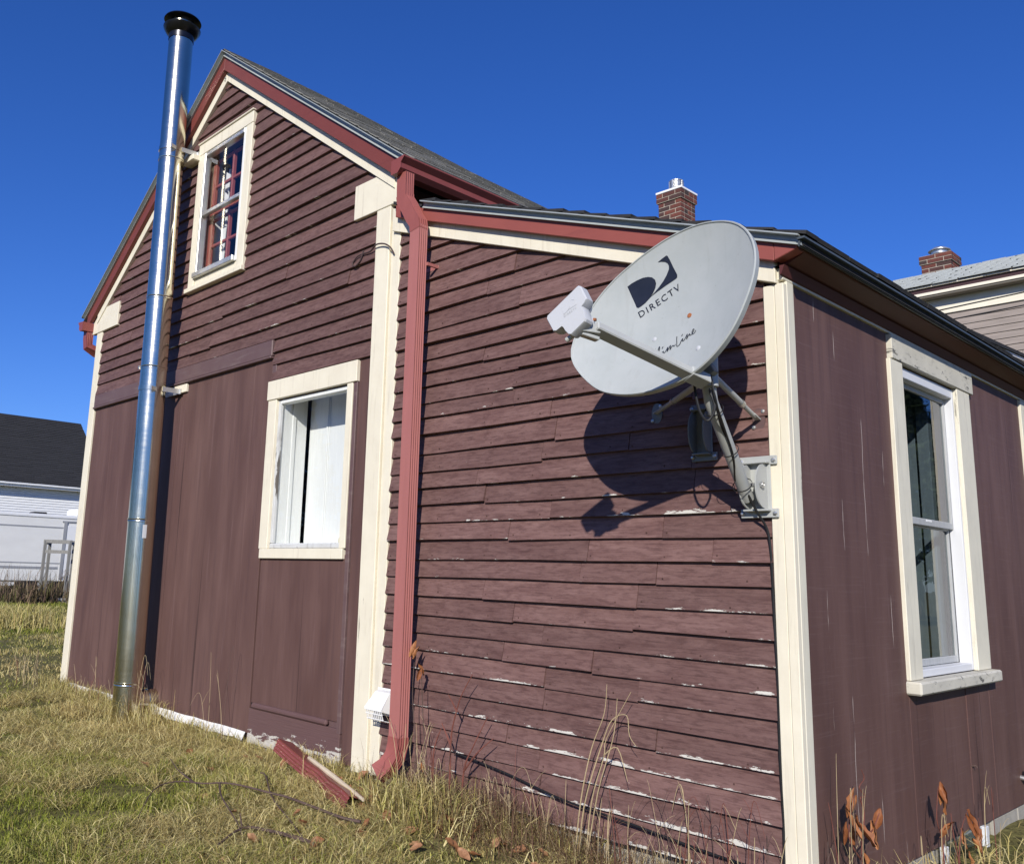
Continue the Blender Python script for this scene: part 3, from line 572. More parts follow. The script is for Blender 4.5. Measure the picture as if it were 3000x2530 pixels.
# side window (x = 0 wall)
w3 = win('window')
pb('header', 0.0, 0.036, 1.0, 2.112, 1.044, 1.160, 'header_worn', w3); pb('casing', 0.0, 0.030, 0.985, 1.130, -0.394, 1.043, 'cream_side', w3); pb('casing', 0.0, 0.030, 1.87, 2.062, -0.394, 1.043, 'cream_side', w3)
pb('sill', 0.0, 0.075, 0.975, 2.075, -0.452, -0.3955, 'header_worn', w3, 0.008)
def sb(name, x0, x1, y0, y1, z0, z1, mat, bev=0.003): return pb(name, x0, x1, y0, y1, z0, z1, mat, w3, bev)
sb('vinyl_frame', -0.05, 0.010, 1.131, 1.156, -0.392, 1.034, 'vinyl'); sb('vinyl_frame', -0.05, 0.010, 1.844, 1.869, -0.392, 1.034, 'vinyl')
sb('vinyl_frame', -0.05, 0.010, 1.157, 1.843, 0.985, 1.034, 'vinyl'); sb('vinyl_frame', -0.05, 0.010, 1.157, 1.843, -0.392, -0.358, 'vinyl')
for z0, z1, x in ((0.30, 0.985, -0.028), (-0.358, 0.318, -0.050)):
    sb('sash', x - 0.02, x, 1.157, 1.178, z0, z1, 'sash_shaded'); sb('sash', x - 0.02, x, 1.822, 1.843, z0, z1, 'sash_shaded')
    sb('sash', x - 0.02, x, 1.179, 1.821, z0, z0 + 0.034, 'sash_shaded'); sb('sash', x - 0.02, x, 1.179, 1.821, z1 - 0.026, z1, 'sash_shaded')
    pane_s(x - 0.010, 1.179, 1.821, z0 + 0.034, z1 - 0.026, w3)
sb('sash_lock', -0.05, -0.027, 1.46, 1.54, 0.3185, 0.333, 'white_plastic')
for yy, x in ((1.90, -0.12), (1.93, -0.2), (1.90, -0.26)): sb('inner_casing', x - 0.06, x, yy - 0.05, yy + 0.06, -0.45, 1.1, 'sash_shaded')
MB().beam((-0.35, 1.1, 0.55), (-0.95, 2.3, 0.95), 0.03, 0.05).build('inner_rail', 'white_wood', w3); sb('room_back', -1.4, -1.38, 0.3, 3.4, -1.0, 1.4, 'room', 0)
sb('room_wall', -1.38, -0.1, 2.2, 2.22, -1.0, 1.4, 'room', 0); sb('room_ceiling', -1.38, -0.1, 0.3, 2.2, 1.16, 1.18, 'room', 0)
# foundation and flashing
fnd = MB(); fnd.box(XL + 0.04, -0.02, 0.035, 0.099, -1.75, -1.02); fnd.box(-0.09, -0.02, 0.1, 6.2, -1.75, -1.02)
foundation = fnd.build('foundation', 'concrete', house)
def flash(x0, x1, z0, z1, mat, name, n=26, y=-0.02):
    v = []; f = []
    for i in range(n + 1):
        t = i / n; x = x0 + (x1 - x0) * t; a = random.uniform(-0.006, 0.006); b = random.uniform(-0.01, 0.01)
        v += [(x, y + a, z1 + a * 0.4), (x, y - 0.022 + b, z0 + b), (x, y - 0.004 + b, z0 - 0.006 + b)]
    for i in range(n): f += [(3 * i, 3 * i + 1, 3 * i + 4, 3 * i + 3), (3 * i + 1, 3 * i + 2, 3 * i + 5, 3 * i + 4)]
    return mo(name, v, f, mat, house)
flash(-6.72, -3.71, -1.068, -1.022, 'white_flash', 'base_flashing'); 
box('sill_plank', -4.9, -3.75, 0.03, -0.015, -1.12, -1.078, 'grey_wood', house)
def rock(name, c, r, mat, parent, seed):
    bm = bmesh.new(); bmesh.ops.create_icosphere(bm, subdivisions=1, radius=1.0); rr = random.Random(seed)
    for v in bm.verts: v.co *= rr.uniform(0.75, 1.15)
    me = bpy.data.meshes.new(name); 
    for v in bm.verts: v.co = Vector((v.co.x * r[0], v.co.y * r[1], v.co.z * r[2]))
    bm.to_mesh(me); bm.free(); me.materials.append(MAT[mat]); o = bpy.data.objects.new(name, me); link(o, parent); o.location = c; return o
x = -2.3; i = 0
while x < -0.08:
    w = random.uniform(0.07, 0.14); rock('stone', (x + w / 2, 0.005, -1.115 - random.uniform(0, 0.02)), (w * 0.62, 0.055, 0.055), 'stone', foundation, i); x += w; i += 1
x = -5.0
while x < -3.0:
    w = random.uniform(0.08, 0.16); rock('stone', (x + w / 2, 0.02, -1.13), (w * 0.6, 0.05, 0.05), 'stone', foundation, i); x += w * 1.1; i += 1
bl = None; y = 0.1; k = 0
for row in range(2):
    y = 0.03 - 0.2 * row
    while y < 4.2:
        z0 = -1.30 - 0.20 * row
        if not (row == 0 and y + 0.39 > 1.22 and y < 1.85) and y > 0:
            if bl is None:
                bl = box('block', -0.024, 0.0, 0.0, 0.385, 0.0, 0.188, 'concrete', foundation, 0.006); bl.location = (0, y, z0)
            else: obj_copy(bl, foundation, (0, y, z0))
        y += 0.395
bw = win('basement_window')
pb('frame', 0.0, 0.03, 1.79, 1.83, -1.36, -1.108, 'vinyl', bw); pb('frame', 0.0, 0.03, 1.26, 1.29, -1.36, -1.108, 'vinyl', bw); pb('frame', 0.0, 0.028, 1.291, 1.789, -1.36, -1.33, 'vinyl', bw)
pane_s(0.01, 1.291, 1.789, -1.33, -1.11, bw); pb('screen', -0.018, -0.016, 1.291, 1.789, -1.33, -1.11, 'alu', bw, 0)
# small hardware on the house
ap = MB(); ap.tube([(-4.70, -0.02, 3.93), (-4.69, -0.05, 3.97), (-4.68, -0.02, 4.0)], 0.008, 6); ap.tube([(-4.72, -0.01, 3.90), (-4.69, -0.05, 3.95)], 0.006, 6); ap.box(-4.725, -4.67, -0.004, -0.018, 3.88, 3.90)
ap.build('apex_bracket', 'galv', house)
hk = MB(); hk.tube([(0.01, 1.713, -0.827), (0.03, 1.718, -0.823), (0.033, 1.72, -0.832)], 0.004, 6); hk.build('hook', 'bark', house)
fc = MB(); fc.tube([(0.01, 2.45, -0.97), (0.07, 2.45, -0.975), (0.09, 2.45, -1.01)], 0.013, 10); fc.lathe([(0.0, 0.0), (0.03, 0.0), (0.03, 0.008), (0, 0.008)], (0.05, 2.45, -0.945), 12, (1, 0, 0.3)); fc.build('faucet', 'galv', house, 0, True)

# ------------------------------------------------------------------ gutters and downspouts
def gutter(name, x0, sgn, y0, y1, zt, label):
    t = thing(name, (x0, y0, zt - 0.12), label, 'gutter')
    pr = [(0, 0), (0, -0.085), (0.06, -0.085), (0.085, -0.06), (0.085, -0.03), (0.115, 0.0), (0.115, 0.008), (0.108, 0.008), (0.108, 0.0), (0.079, -0.027), (0.079, -0.056), (0.058, -0.079), (0.006, -0.079), (0.006, 0)]
    m = MB(); n = len(pr); v = [(x0 + sgn * a, y, zt + b) for y in (y0, y1) for a, b in pr]
    m.add(v, [(i, (i + 1) % n, (i + 1) % n + n, i + n) for i in range(n)]); m.build('trough', 'gutter', t)
    e = MB(); e.prism([(x0 + sgn * a, zt + b) for a, b in ((0, 0), (0, -0.087), (0.06, -0.087), (0.087, -0.062), (0.087, -0.03), (0.117, 0), (0.117, 0.008))], y0 - 0.004, y0 + 0.0005); e.build('end_cap', 'gutter', t)
    return t
gutter('gutter', -2.255, 1, -0.185, 5.1, 2.362, 'dark red gutter along the right eave of the gabled roof')
gutter('gutter', -7.01, -1, -0.14, 5.1, 2.31, 'short dark red gutter end at the left eave beside the cream block')
def ribs(w, d, k=0.0035):
    def side(ax, ay, bx, by, n):
        out = []
        for i in range(n):
            t = i / n; o = k * (0.14 if n == 11 else 1.0) * (0.5 - 0.5 * math.cos(2 * math.pi * t * 4.0)); nx, ny = (by - ay), -(bx - ax); L = math.hypot(nx, ny)
            out.append((ax + (bx - ax) * t - nx / L * o, ay + (by - ay) * t - ny / L * o))
        return out
    a, b = w / 2, d / 2
    return side(-a, -b, a, -b, 11) + side(a, -b, a, b, 16) + side(a, b, -a, b, 11) + side(-a, b, -a, -b, 16)
def spoutpart(name, path, par, w=0.082, d=0.060, mat='spout', scl=None):
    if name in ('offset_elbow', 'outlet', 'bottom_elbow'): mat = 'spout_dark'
    m = MB(); m.sweep(ribs(w, d), path, (0, -1, 0), False, scl); return m.build(name, mat, par, 0, True)
dsp = thing('downspout', (-2.07, -0.12, -0.95), 'long pinkish red downspout standing beside the cream corner boards', 'downspout')
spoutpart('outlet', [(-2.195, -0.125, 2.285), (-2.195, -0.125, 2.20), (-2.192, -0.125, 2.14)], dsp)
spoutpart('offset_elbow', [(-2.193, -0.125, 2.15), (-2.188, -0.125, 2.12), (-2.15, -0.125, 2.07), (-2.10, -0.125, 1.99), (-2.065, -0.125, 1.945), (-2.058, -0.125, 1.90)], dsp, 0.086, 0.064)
spoutpart('pipe', [(-2.058, -0.125, 1.925), (-2.062, -0.125, 0.5), (-2.067, -0.125, -0.83)], dsp)
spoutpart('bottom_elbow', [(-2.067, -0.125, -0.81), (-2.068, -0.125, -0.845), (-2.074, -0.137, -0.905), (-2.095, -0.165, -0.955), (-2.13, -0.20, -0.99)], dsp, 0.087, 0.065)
for z in (1.70,): box('strap', -2.11, -2.0, -0.005, -0.02, z - 0.012, z + 0.012, 'spout', dsp, 0.002)
MB().box(-2.012, -2.0, -0.10, -0.02, 1.69, 1.708).build('strap_leg', 'spout', dsp)
ds2 = thing('downspout', (-7.05, 0.1, 1.9), 'stub of dark red downspout elbow at the left corner under the gutter', 'downspout')
spoutpart('elbow', [(-7.06, -0.06, 2.24), (-7.06, -0.06, 2.16), (-7.055, -0.055, 2.08), (-7.04, 0.02, 2.04), (-7.02, 0.1, 2.02), (-6.99, 0.16, 1.99)], ds2, 0.085, 0.065, 'gutter')
spoutpart('pipe', [(-6.985, 0.165, 2.0), (-6.985, 0.165, -1.0)], ds2, 0.08, 0.06, 'gutter')
# loose downspout elbow on the grass, with a pale stick on it
el = thing('loose_downspout_elbow', (-2.6, -0.22, -1.12), 'loose red ribbed downspout piece lying in the grass below the lower window', 'downspout piece')
m = MB(); m.sweep(ribs(0.098, 0.072, 0.004), smoothpath([(-3.13, -0.115, -1.015), (-2.9, -0.16, -1.045), (-2.68, -0.205, -1.070), (-2.62, -0.22, -1.075)], 4), (0, 0.35, 1), False); m.build('long_piece', 'gutter', el, 0, True)
m = MB(); m.sweep(ribs(0.104, 0.078, 0.005), smoothpath([(-2.665, -0.208, -1.071), (-2.52, -0.24, -1.078), (-2.33, -0.31, -1.085), (-2.12, -0.385, -1.08), (-2.03, -0.41, -1.095)], 4), (0, 0.35, 1), False, None); m.build('crimped_elbow', 'gutter', el, 0, True)
st = MB(); st.tube([(-2.78, -0.165, -1.02), (-2.4, -0.285, -1.03), (-1.96, -0.415, -1.05)], 0.012, 8, [0.9, 1.1, 0.7]); tag(st.build('stick', 'stick', None, 0, True), 'pale bare stick resting along the loose red downspout piece', 'stick')
# ------------------------------------------------------------------ dryer vent hood
vt = thing('vent_hood', (-2.28, -0.05, -0.77), 'white plastic dryer vent hood between corner boards and downspout', 'vent')
box('flange', -2.36, -2.18, -0.031, -0.038, -0.745, -0.605, 'white_plastic', vt)
v = [(-2.345, -0.038, -0.612), (-2.195, -0.038, -0.612), (-2.195, -0.038, -0.735), (-2.345, -0.038, -0.735), (-2.33, -0.075, -0.62), (-2.21, -0.075, -0.62), (-2.198, -0.135, -0.695), (-2.342, -0.135, -0.695), (-2.342, -0.135, -0.708), (-2.198, -0.135, -0.708)]
mo('hood', v, [(0, 4, 5, 1), (4, 7, 6, 5), (7, 8, 9, 6), (0, 3, 8, 7, 4), (1, 5, 6, 9, 2)], 'white_plastic', vt)
gm = MB()
for i in range(9):
    xx = -2.336 + i * 0.0158; gm.beam((xx + 0.003, -0.131, -0.708), (xx + 0.003, -0.115, -0.755), 0.0045, 0.004); gm.beam((xx + 0.003, -0.115, -0.755), (xx + 0.003, -0.06, -0.768), 0.0045, 0.004)
for z, yy in ((-0.728, -0.125), (-0.754, -0.116)): gm.box(-2.34, -2.20, yy - 0.003, yy + 0.001, z, z + 0.004)
gm.build('guard_grille', 'white_plastic', vt)

# ------------------------------------------------------------------ stove pipe
PR = 0.101
def px(z): return -5.06 - (z + 1.15) * (0.165 / 5.6)
pipe = thing('stove_pipe', (px(-1.15), -0.22, -1.15), 'tall shiny stainless steel stove pipe running up the gable wall', 'chimney pipe')
zs = [-1.17, -0.853, 0.345, 1.547, 2.129, 3.338, 4.46]
for a, b in zip(zs[:-1], zs[1:]):
    m = MB(); n = 64; rows_ = [(PR, a + 0.004), (PR, b - 0.004)]
    v = [(px(h) + r * math.cos(2 * math.pi * j / n), -0.22 + r * math.sin(2 * math.pi * j / n), h) for r, h in rows_ for j in range(n)]
    m.add(v, [(j, (j + 1) % n, (j + 1) % n + n, j + n) for j in range(n)]); m.build('pipe_section', 'steel', pipe, 0, True)
for z in zs[1:-1]:
    m = MB(); m.lathe([(PR - 0.002, -0.016), (PR + 0.003, -0.015), (PR + 0.004, -0.006), (PR + 0.0015, 0.0), (PR + 0.004, 0.006), (PR + 0.003, 0.015), (PR - 0.002, 0.016)], (px(z), -0.22, z), 48); b = m.build('locking_band', 'steel', pipe, 0, True)
    a = random.uniform(2.6, 4.2); c = Vector((px(z) + (PR + 0.012) * math.cos(a), -0.22 + (PR + 0.012) * math.sin(a), z)); MB().beam(c + Vector((0, 0, -0.012)), c + Vector((0, 0, 0.012)), 0.018, 0.012, (0, 1, 0)).build('latch', 'galv', b)
ct = (px(4.46), -0.22, 4.46)
m = MB(); m.lathe([(PR, 0.0), (PR + 0.004, 0.0), (PR + 0.004, 0.05), (PR + 0.025, 0.062), (0.152, 0.105), (0.156, 0.118), (0.15, 0.118), (PR, 0.075), (0.085, 0.07)], ct, 48); m.build('storm_collar', 'cap_steel', pipe, 0, True)
m = MB(); m.lathe([(0.104, 0.10), (0.104, 0.165), (0.100, 0.165), (0.100, 0.10)], ct, 48); m.build('cap_band', 'steel', pipe, 0, True)
m = MB()
for j in range(4):
    a = j * math.pi / 2 + 0.5; c = Vector(ct) + Vector((0.1 * math.cos(a), 0.1 * math.sin(a), 0)); m.beam(c + Vector((0, 0, 0.05)), c + Vector((0, 0, 0.19)), 0.02, 0.006, (math.cos(a), math.sin(a), 0))
m.build('cap_leg', 'steel', pipe)
m = MB(); m.lathe([(0.0, 0.26), (0.06, 0.25), (0.150, 0.20), (0.156, 0.188), (0.150, 0.186), (0.07, 0.20), (0.0, 0.205)], ct, 48); m.build('rain_cap', 'cap_steel', pipe, 0, True)
m = MB(); m.lathe([(PR, 0.0), (PR + 0.002, -0.02), (0.0, -0.028)], (px(-1.17), -0.22, -1.145), 40); m.build('cleanout_cap', 'steel', pipe, 0, True)
m = MB(); m.lathe([(0.092, 0.0), (0.092, 0.14), (0.10, 0.14), (0.10, 0.17), (0.092, 0.17), (0.092, 0.24)], (px(-0.98), -0.22, -0.99), 40, (0, 1, 0)); m.build('wall_tee', 'steel', pipe, 0, True)
for z, w in ((3.43, 0.0), (1.375, 0.02)):
    bk = MB(); xx = px(z)
    bk.lathe([(PR + 0.001, -0.018), (PR + 0.005, -0.018), (PR + 0.005, 0.018), (PR + 0.001, 0.018)], (xx, -0.22, z), 48); bk.build('wall_band', 'steel', pipe, 0, True)
    bk = MB()
    for s in (-1, 1): bk.beam((xx + s * 0.09, -0.26, z), (xx + s * 0.105, -0.035, z), 0.006, 0.038)
    bk.box(xx - 0.125, xx + 0.125, -0.036, -0.045, z - 0.02, z + 0.02); bk.beam((xx + PR + 0.01, -0.24, z - 0.012), (xx + PR + 0.03, -0.29, z - 0.012), 0.012, 0.03); bk.build('wall_bracket', 'alu', pipe)
box('bracket_block', px(3.43) - 0.05, px(3.43) + 0.15, -0.001, -0.10, 3.36, 3.405, 'cream', pipe); box('bracket_block', px(1.375) - 0.16, px(1.375) + 0.20, -0.012, -0.034, 1.365, 1.43, 'cream', pipe)
def plate_on_pipe(name, a0, a1, z0, z1, mat):
    v = []; n = 6
    for i in range(n + 1):
        a = a0 + (a1 - a0) * i / n
        for z in (z0, z1): v.append((px(z) + (PR + 0.001) * math.cos(a), -0.22 + (PR + 0.001) * math.sin(a), z))
    mo(name, v, [(2 * i, 2 * i + 2, 2 * i + 3, 2 * i + 1) for i in range(n)], mat, pipe, True)
plate_on_pipe('label_plate', -2.45, -2.10, 3.21, 3.30, 'lnb_grey'); plate_on_pipe('label_plate', -0.30, 0.0, 0.21, 0.31, 'lnb_grey'); plate_on_pipe('label_plate', -2.45, -2.2, -0.99, -0.88, 'drip_metal')

# ------------------------------------------------------------------ satellite dish
DC = Vector((-0.224, -0.504, 0.979)); DN = Vector((-0.081, -0.974, 0.213)).normalized(); DR = Vector((0, 0, 1)).cross(DN).normalized(); DU = DN.cross(DR); DEP = 0.075
RG = [0.4098, 0.4255, 0.4354, 0.4354, 0.4269, 0.4148, 0.403, 0.3926, 0.3839, 0.3764, 0.3688, 0.3605, 0.352, 0.3444, 0.3383, 0.3333, 0.3293, 0.3266, 0.3252, 0.3247, 0.3253, 0.3272, 0.33, 0.3335, 0.3375, 0.3414, 0.3446, 0.3473, 0.35, 0.353, 0.3565, 0.36, 0.3634, 0.367, 0.3714, 0.3774, 0.3846, 0.3924, 0.4, 0.4067, 0.4118, 0.415, 0.416, 0.4142, 0.409, 0.4004, 0.3893, 0.3772, 0.3653, 0.3539, 0.343, 0.3324, 0.3226, 0.314, 0.3071, 0.3012, 0.2961, 0.2925, 0.2912, 0.2913, 0.2921, 0.2943, 0.299, 0.3054, 0.3127, 0.321, 0.3306, 0.3411, 0.3523, 0.3644, 0.3781, 0.3933]
def rim_r(t):
    k = (t + math.pi) / (2 * math.pi) * 72; i = int(k) % 72; return RG[i] + (RG[(i + 1) % 72] - RG[i]) * (k - int(k))
def dsurf(a, b, off=0.0):
    rho = min(1.0, math.hypot(a, b) / rim_r(math.atan2(b, a))); return DC + DR * a + DU * b - DN * (DEP * (1 - rho * rho) - off)
dish = thing('satellite_dish', (-0.12, -0.02, 0.30), 'grey satellite dish on a mast fixed to the lean-to wall', 'satellite dish')
NA, NRR = 144, 16; v = [dsurf(0, 0)]; f = []
def ringpt(k, j, off): 
    t = -math.pi + 2 * math.pi * j / NA; r = rim_r(t) * k; return dsurf(r * math.cos(t), r * math.sin(t), off)
for i in range(1, NRR + 1):
    for j in range(NA): v.append(ringpt(i / NRR * 0.985, j, 0.0))
for i in range(NRR - 1):
    for j in range(NA): a = 1 + i * NA + j; b = 1 + i * NA + (j + 1) % NA; f.append((a, b, b + NA, a + NA))
f += [(0, 1 + j, 1 + (j + 1) % NA) for j in range(NA)]
last = 1 + (NRR - 1) * NA
for kk, off in ((0.990, 0.004), (1.0, 0.004), (1.003, -0.001), (1.0, -0.024), (0.99, -0.024)):
    st_ = len(v)
    for j in range(NA): v.append(ringpt(min(kk, 1.0), j, off) + (DR * math.cos(-math.pi + 2 * math.pi * j / NA) + DU * math.sin(-math.pi + 2 * math.pi * j / NA)) * (0.003 if kk > 1.0 else 0))
    for j in range(NA): f.append((last + j, last + (j + 1) % NA, st_ + (j + 1) % NA, st_ + j))
    last = st_
# back skin
st_ = len(v)
for i in range(1, NRR + 1):
    for j in range(NA): v.append(ringpt(i / NRR * 0.985, j, -0.004))
for i in range(NRR - 1):
    for j in range(NA): a = st_ + i * NA + j; b = st_ + i * NA + (j + 1) % NA; f.append((a, a + NA, b + NA, b))
v.append(dsurf(0, 0, -0.004)); f += [(len(v) - 1, st_ + (j + 1) % NA, st_ + j) for j in range(NA)]
for j in range(NA): f.append((last + j, last + (j + 1) % NA, st_ + (NRR - 1) * NA + (j + 1) % NA, st_ + (NRR - 1) * NA + j))
refl = mo('reflector', v, f, 'dish_grey', dish, True); autosmooth(refl.data, 0.6)
def flat_on_dish(name, polys, mat, off=0.0016):
    bm = bmesh.new()
    for poly in polys:
        vs = [bm.verts.new((a, b, 0)) for a, b in poly]; bm.faces.new(vs)
    bmesh.ops.triangulate(bm, faces=bm.faces[:])
    for _ in range(2): bmesh.ops.subdivide_edges(bm, edges=[e for e in bm.edges if e.calc_length() > 0.02], cuts=1, use_grid_fill=False); bmesh.ops.triangulate(bm, faces=bm.faces[:])
    for vv in bm.verts: vv.co = dsurf(vv.co.x, vv.co.y, off)
    bmesh.ops.recalc_face_normals(bm, faces=bm.faces[:])
    me = bpy.data.meshes.new(name); bm.to_mesh(me); bm.free(); me.materials.append(MAT[mat]); o = bpy.data.objects.new(name, me); return link(o, refl if name != 'x' else dish)
LOGO = [[(-0.1982, 0.161), (-0.1789, 0.171), (-0.1554, 0.1787), (-0.1291, 0.1846), (-0.1065, 0.1844), (-0.0899, 0.1795), (-0.0779, 0.1686), (-0.0743, 0.1542), (-0.0782, 0.1384), (-0.089, 0.1199), (-0.1053, 0.1022), (-0.1227, 0.0869), (-0.1428, 0.0756), (-0.1542, 0.0713), (-0.1615, 0.0745), (-0.1688, 0.0914), (-0.1837, 0.1247)], [(-0.0597, 0.2303), (-0.0399, 0.2399), (-0.0204, 0.2476), (-0.0151, 0.2452), (-0.0073, 0.2288), (0.0041, 0.2009), (0.0198, 0.1679), (0.0193, 0.1592), (0.0127, 0.1544), (-0.0288, 0.1392), (-0.0701, 0.1216), (-0.0965, 0.1084), (-0.1213, 0.0887), (-0.1053, 0.1035), (-0.0817, 0.1212), (-0.0609, 0.1391), (-0.0425, 0.157), (-0.0269, 0.1764), (-0.0152, 0.1963), (-0.0139, 0.2095), (-0.0185, 0.2189), (-0.0277, 0.2256), (-0.0442, 0.2299)]]
for pl in LOGO: flat_on_dish('emblem', [pl], 'ink')
def text_mesh(body, spacing=1.0, offset=0.0):
    cu = bpy.data.curves.new('lettering', 'FONT'); cu.body = body; cu.space_character = spacing; cu.offset = offset; cu.resolution_u = 3
    o = bpy.data.objects.new('lettering', cu); COL.objects.link(o); dg = bpy.context.evaluated_depsgraph_get(); me = bpy.data.meshes.new_from_object(o.evaluated_get(dg))
    bpy.data.objects.remove(o); return me
me = text_mesh('DIRECTV', 1.28, 0.006); xs_ = [q.co.x for q in me.vertices]; ys_ = [q.co.y for q in me.vertices]
O0, OX, OY = Vector((-0.1433, 0.0288)), Vector((0.0353, 0.1093)), Vector((-0.1558, 0.0537))
for q in me.vertices:
    s, t = (q.co.x - min(xs_)) / (max(xs_) - min(xs_)), (q.co.y - min(ys_)) / (max(ys_) - min(ys_)); w = O0 + (OX - O0) * s + (OY - O0) * t; q.co = dsurf(w.x, w.y, 0.0014)
me.materials.clear(); me.materials.append(MAT['ink']); lt = bpy.data.objects.new('lettering', me); link(lt, refl)
SCR = [[(-0.0562, -0.1399), (-0.0519, -0.1296), (-0.0464, -0.1229), (-0.0459, -0.1295), (-0.0486, -0.1361)], [(-0.0276, -0.1559), (-0.03, -0.1443), (-0.0321, -0.1283), (-0.0306, -0.1144), (-0.0278, -0.1189), (-0.0264, -0.1295), (-0.0265, -0.1424), (-0.0255, -0.1544), (-0.0195, -0.1601), (-0.0135, -0.1581), (-0.0093, -0.146), (-0.0059, -0.1396), (-0.0028, -0.1428), (-0.0033, -0.1479), (0.0008, -0.15), (0.0043, -0.1463), (0.0082, -0.1368), (0.011, -0.1258), (0.0125, -0.1287), (0.0136, -0.1457), (0.0177, -0.1324), (0.0215, -0.1198), (0.0232, -0.1234), (0.0257, -0.14), (0.0291, -0.1298), (0.0343, -0.1221), (0.0368, -0.1258), (0.0421, -0.1277), (0.0454, -0.1202)], [(-0.0151, -0.1267), (-0.0123, -0.1176)], [(0.0432, -0.0862), (0.0445, -0.0966), (0.0502, -0.1156), (0.0545, -0.1306), (0.0597, -0.1319), (0.0672, -0.1248), (0.0693, -0.1127), (0.0736, -0.1031), (0.0759, -0.1068), (0.0744, -0.1115), (0.0796, -0.1153), (0.0849, -0.1091), (0.0889, -0.0977), (0.0922, -0.0887), (0.0935, -0.094), (0.0945, -0.111), (0.0979, -0.1001), (0.1039, -0.0906), (0.1061, -0.0937), (0.1065, -0.0982), (0.114, -0.0971), (0.118, -0.0909), (0.1224, -0.0798), (0.1191, -0.0746), (0.1152, -0.079), (0.1147, -0.0887), (0.1186, -0.096), (0.125, -0.0959), (0.1292, -0.0904), (0.1325, -0.0834)], [(0.0657, -0.0911), (0.0692, -0.0826)]]
sv = []; sf = []
for s in SCR:
    P = [Vector((p.x, p.y)) for p in smoothpath([(a, b, 0) for a, b in s], 3)]; b0 = len(sv)
    for i, p in enumerate(P):
        d = (P[min(i + 1, len(P) - 1)] - P[max(i - 1, 0)]).normalized(); w = 0.0009 + 0.0009 * abs(d.y); nn = Vector((-d.y, d.x)) * w
        sv += [dsurf(p.x + nn.x, p.y + nn.y, 0.0018), dsurf(p.x - nn.x, p.y - nn.y, 0.0018)]
    sf += [(b0 + 2 * i, b0 + 2 * i + 1, b0 + 2 * i + 3, b0 + 2 * i + 2) for i in range(len(P) - 1)]
mo('script_lettering', sv, sf, 'ink', refl)
for (a, b), mt in zip([(0.0862, -0.0093), (-0.0625, -0.0762), (0.1691, -0.1702)], ['rust', 'lnb_grey', 'lnb_grey']):
    m = MB(); m.lathe([(0.0095, 0.0), (0.009, 0.0015), (0.006, 0.003), (0.0, 0.0035)], dsurf(a, b, 0.0008), 20, DN); m.build('bolt', mt, refl, 0, True)
# feed arm, head
A0, A1 = Vector((-0.050, -0.522, 0.692)), Vector((-0.172, -0.955, 0.806)); ad = (A1 - A0).normalized()
AUP = (-0.3, 0.3, 0.9)
m = MB(); m.beam(A0, A1, 0.046, 0.030, AUP); arm = m.build('feed_arm', 'arm_grey', dish, 0.004)
m = MB(); m.beam(A0 - ad * 0.03, A0 + ad * 0.055, 0.053, 0.036, AUP); m.build('arm_socket', 'arm_grey', dish, 0.003)
LC = Vector((-0.20, -1.02, 0.855)); LN = Vector((0.05, -0.97, 0.10)).normalized(); LR = Vector((0, 0, 1)).cross(LN).normalized(); LU = LN.cross(LR)
LP = [(0.004, 0.089), (0.015, 0.084), (0.043, 0.035), (0.039, 0.024), (0.027, 0.011), (0.038, -0.009), (0.046, -0.036), (0.043, -0.045), (-0.009, -0.082), (-0.019, -0.08), (-0.034, -0.065), (-0.044, -0.051), (-0.051, -0.046), (-0.074, -0.058), (-0.086, -0.056), (-0.119, -0.005), (-0.117, 0.005)]
n = len(LP); cx_, cy_ = sum(p[0] for p in LP) / n, sum(p[1] for p in LP) / n
v = []
for sc, off in ((0.95, 0.0), (1.0, -0.006), (1.0, -0.038), (0.93, -0.045)):
    v += [LC + LR * (cx_ + (a - cx_) * sc) + LU * (cy_ + (b - cy_) * sc) + LN * off for a, b in LP]
f = [tuple(range(n - 1, -1, -1)), tuple(range(3 * n, 4 * n))] + [(i * n + j, i * n + (j + 1) % n, (i + 1) * n + (j + 1) % n, (i + 1) * n + j) for i in range(3) for j in range(n)]
head = mo('feed_head', v, f, 'lnb_grey', dish, True); autosmooth(head.data, 0.5)
bm = bmesh.new(); bm.from_mesh(head.data); bmesh.ops.recalc_face_normals(bm, faces=bm.faces[:]); bm.to_mesh(head.data); bm.free()
# raised emblem and letters on the head cover
def to_head(a, b): # dish emblem coordinates -> head cover
    s = 0.28; return LC + LR * (-0.020 + (a + 0.07) * s) + LU * (0.012 + (b - 0.13) * s) + LN * 0.0012
for pl in LOGO:
    vs = [to_head(a, b) for a, b in pl]; mo('raised_emblem', vs, [tuple(range(len(vs)))], 'lnb_grey', head)
me = text_mesh('DIRECTV', 1.25)
for q in me.vertices:
    s, t = (q.co.x - min(xs_)) / (max(xs_) - min(xs_)), (q.co.y - min(ys_)) / (max(ys_) - min(ys_)); w = O0 + (OX - O0) * s + (OY - O0) * t; q.co = to_head(w.x, w.y)
me.materials.clear(); me.materials.append(MAT['arm_grey']); link(bpy.data.objects.new('raised_lettering', me), head)
for a, b in ((-0.05, 0.01), (0.005, 0.03), (0.02, -0.02)):
    m = MB(); m.lathe([(0.021, 0.0), (0.021, 0.022), (0.016, 0.034), (0.0, 0.036)], LC + LR * (a - 0.01) + LU * b - LN * 0.045, 20, -LN); m.build('feed_horn', 'white_plastic', dish, 0, True)
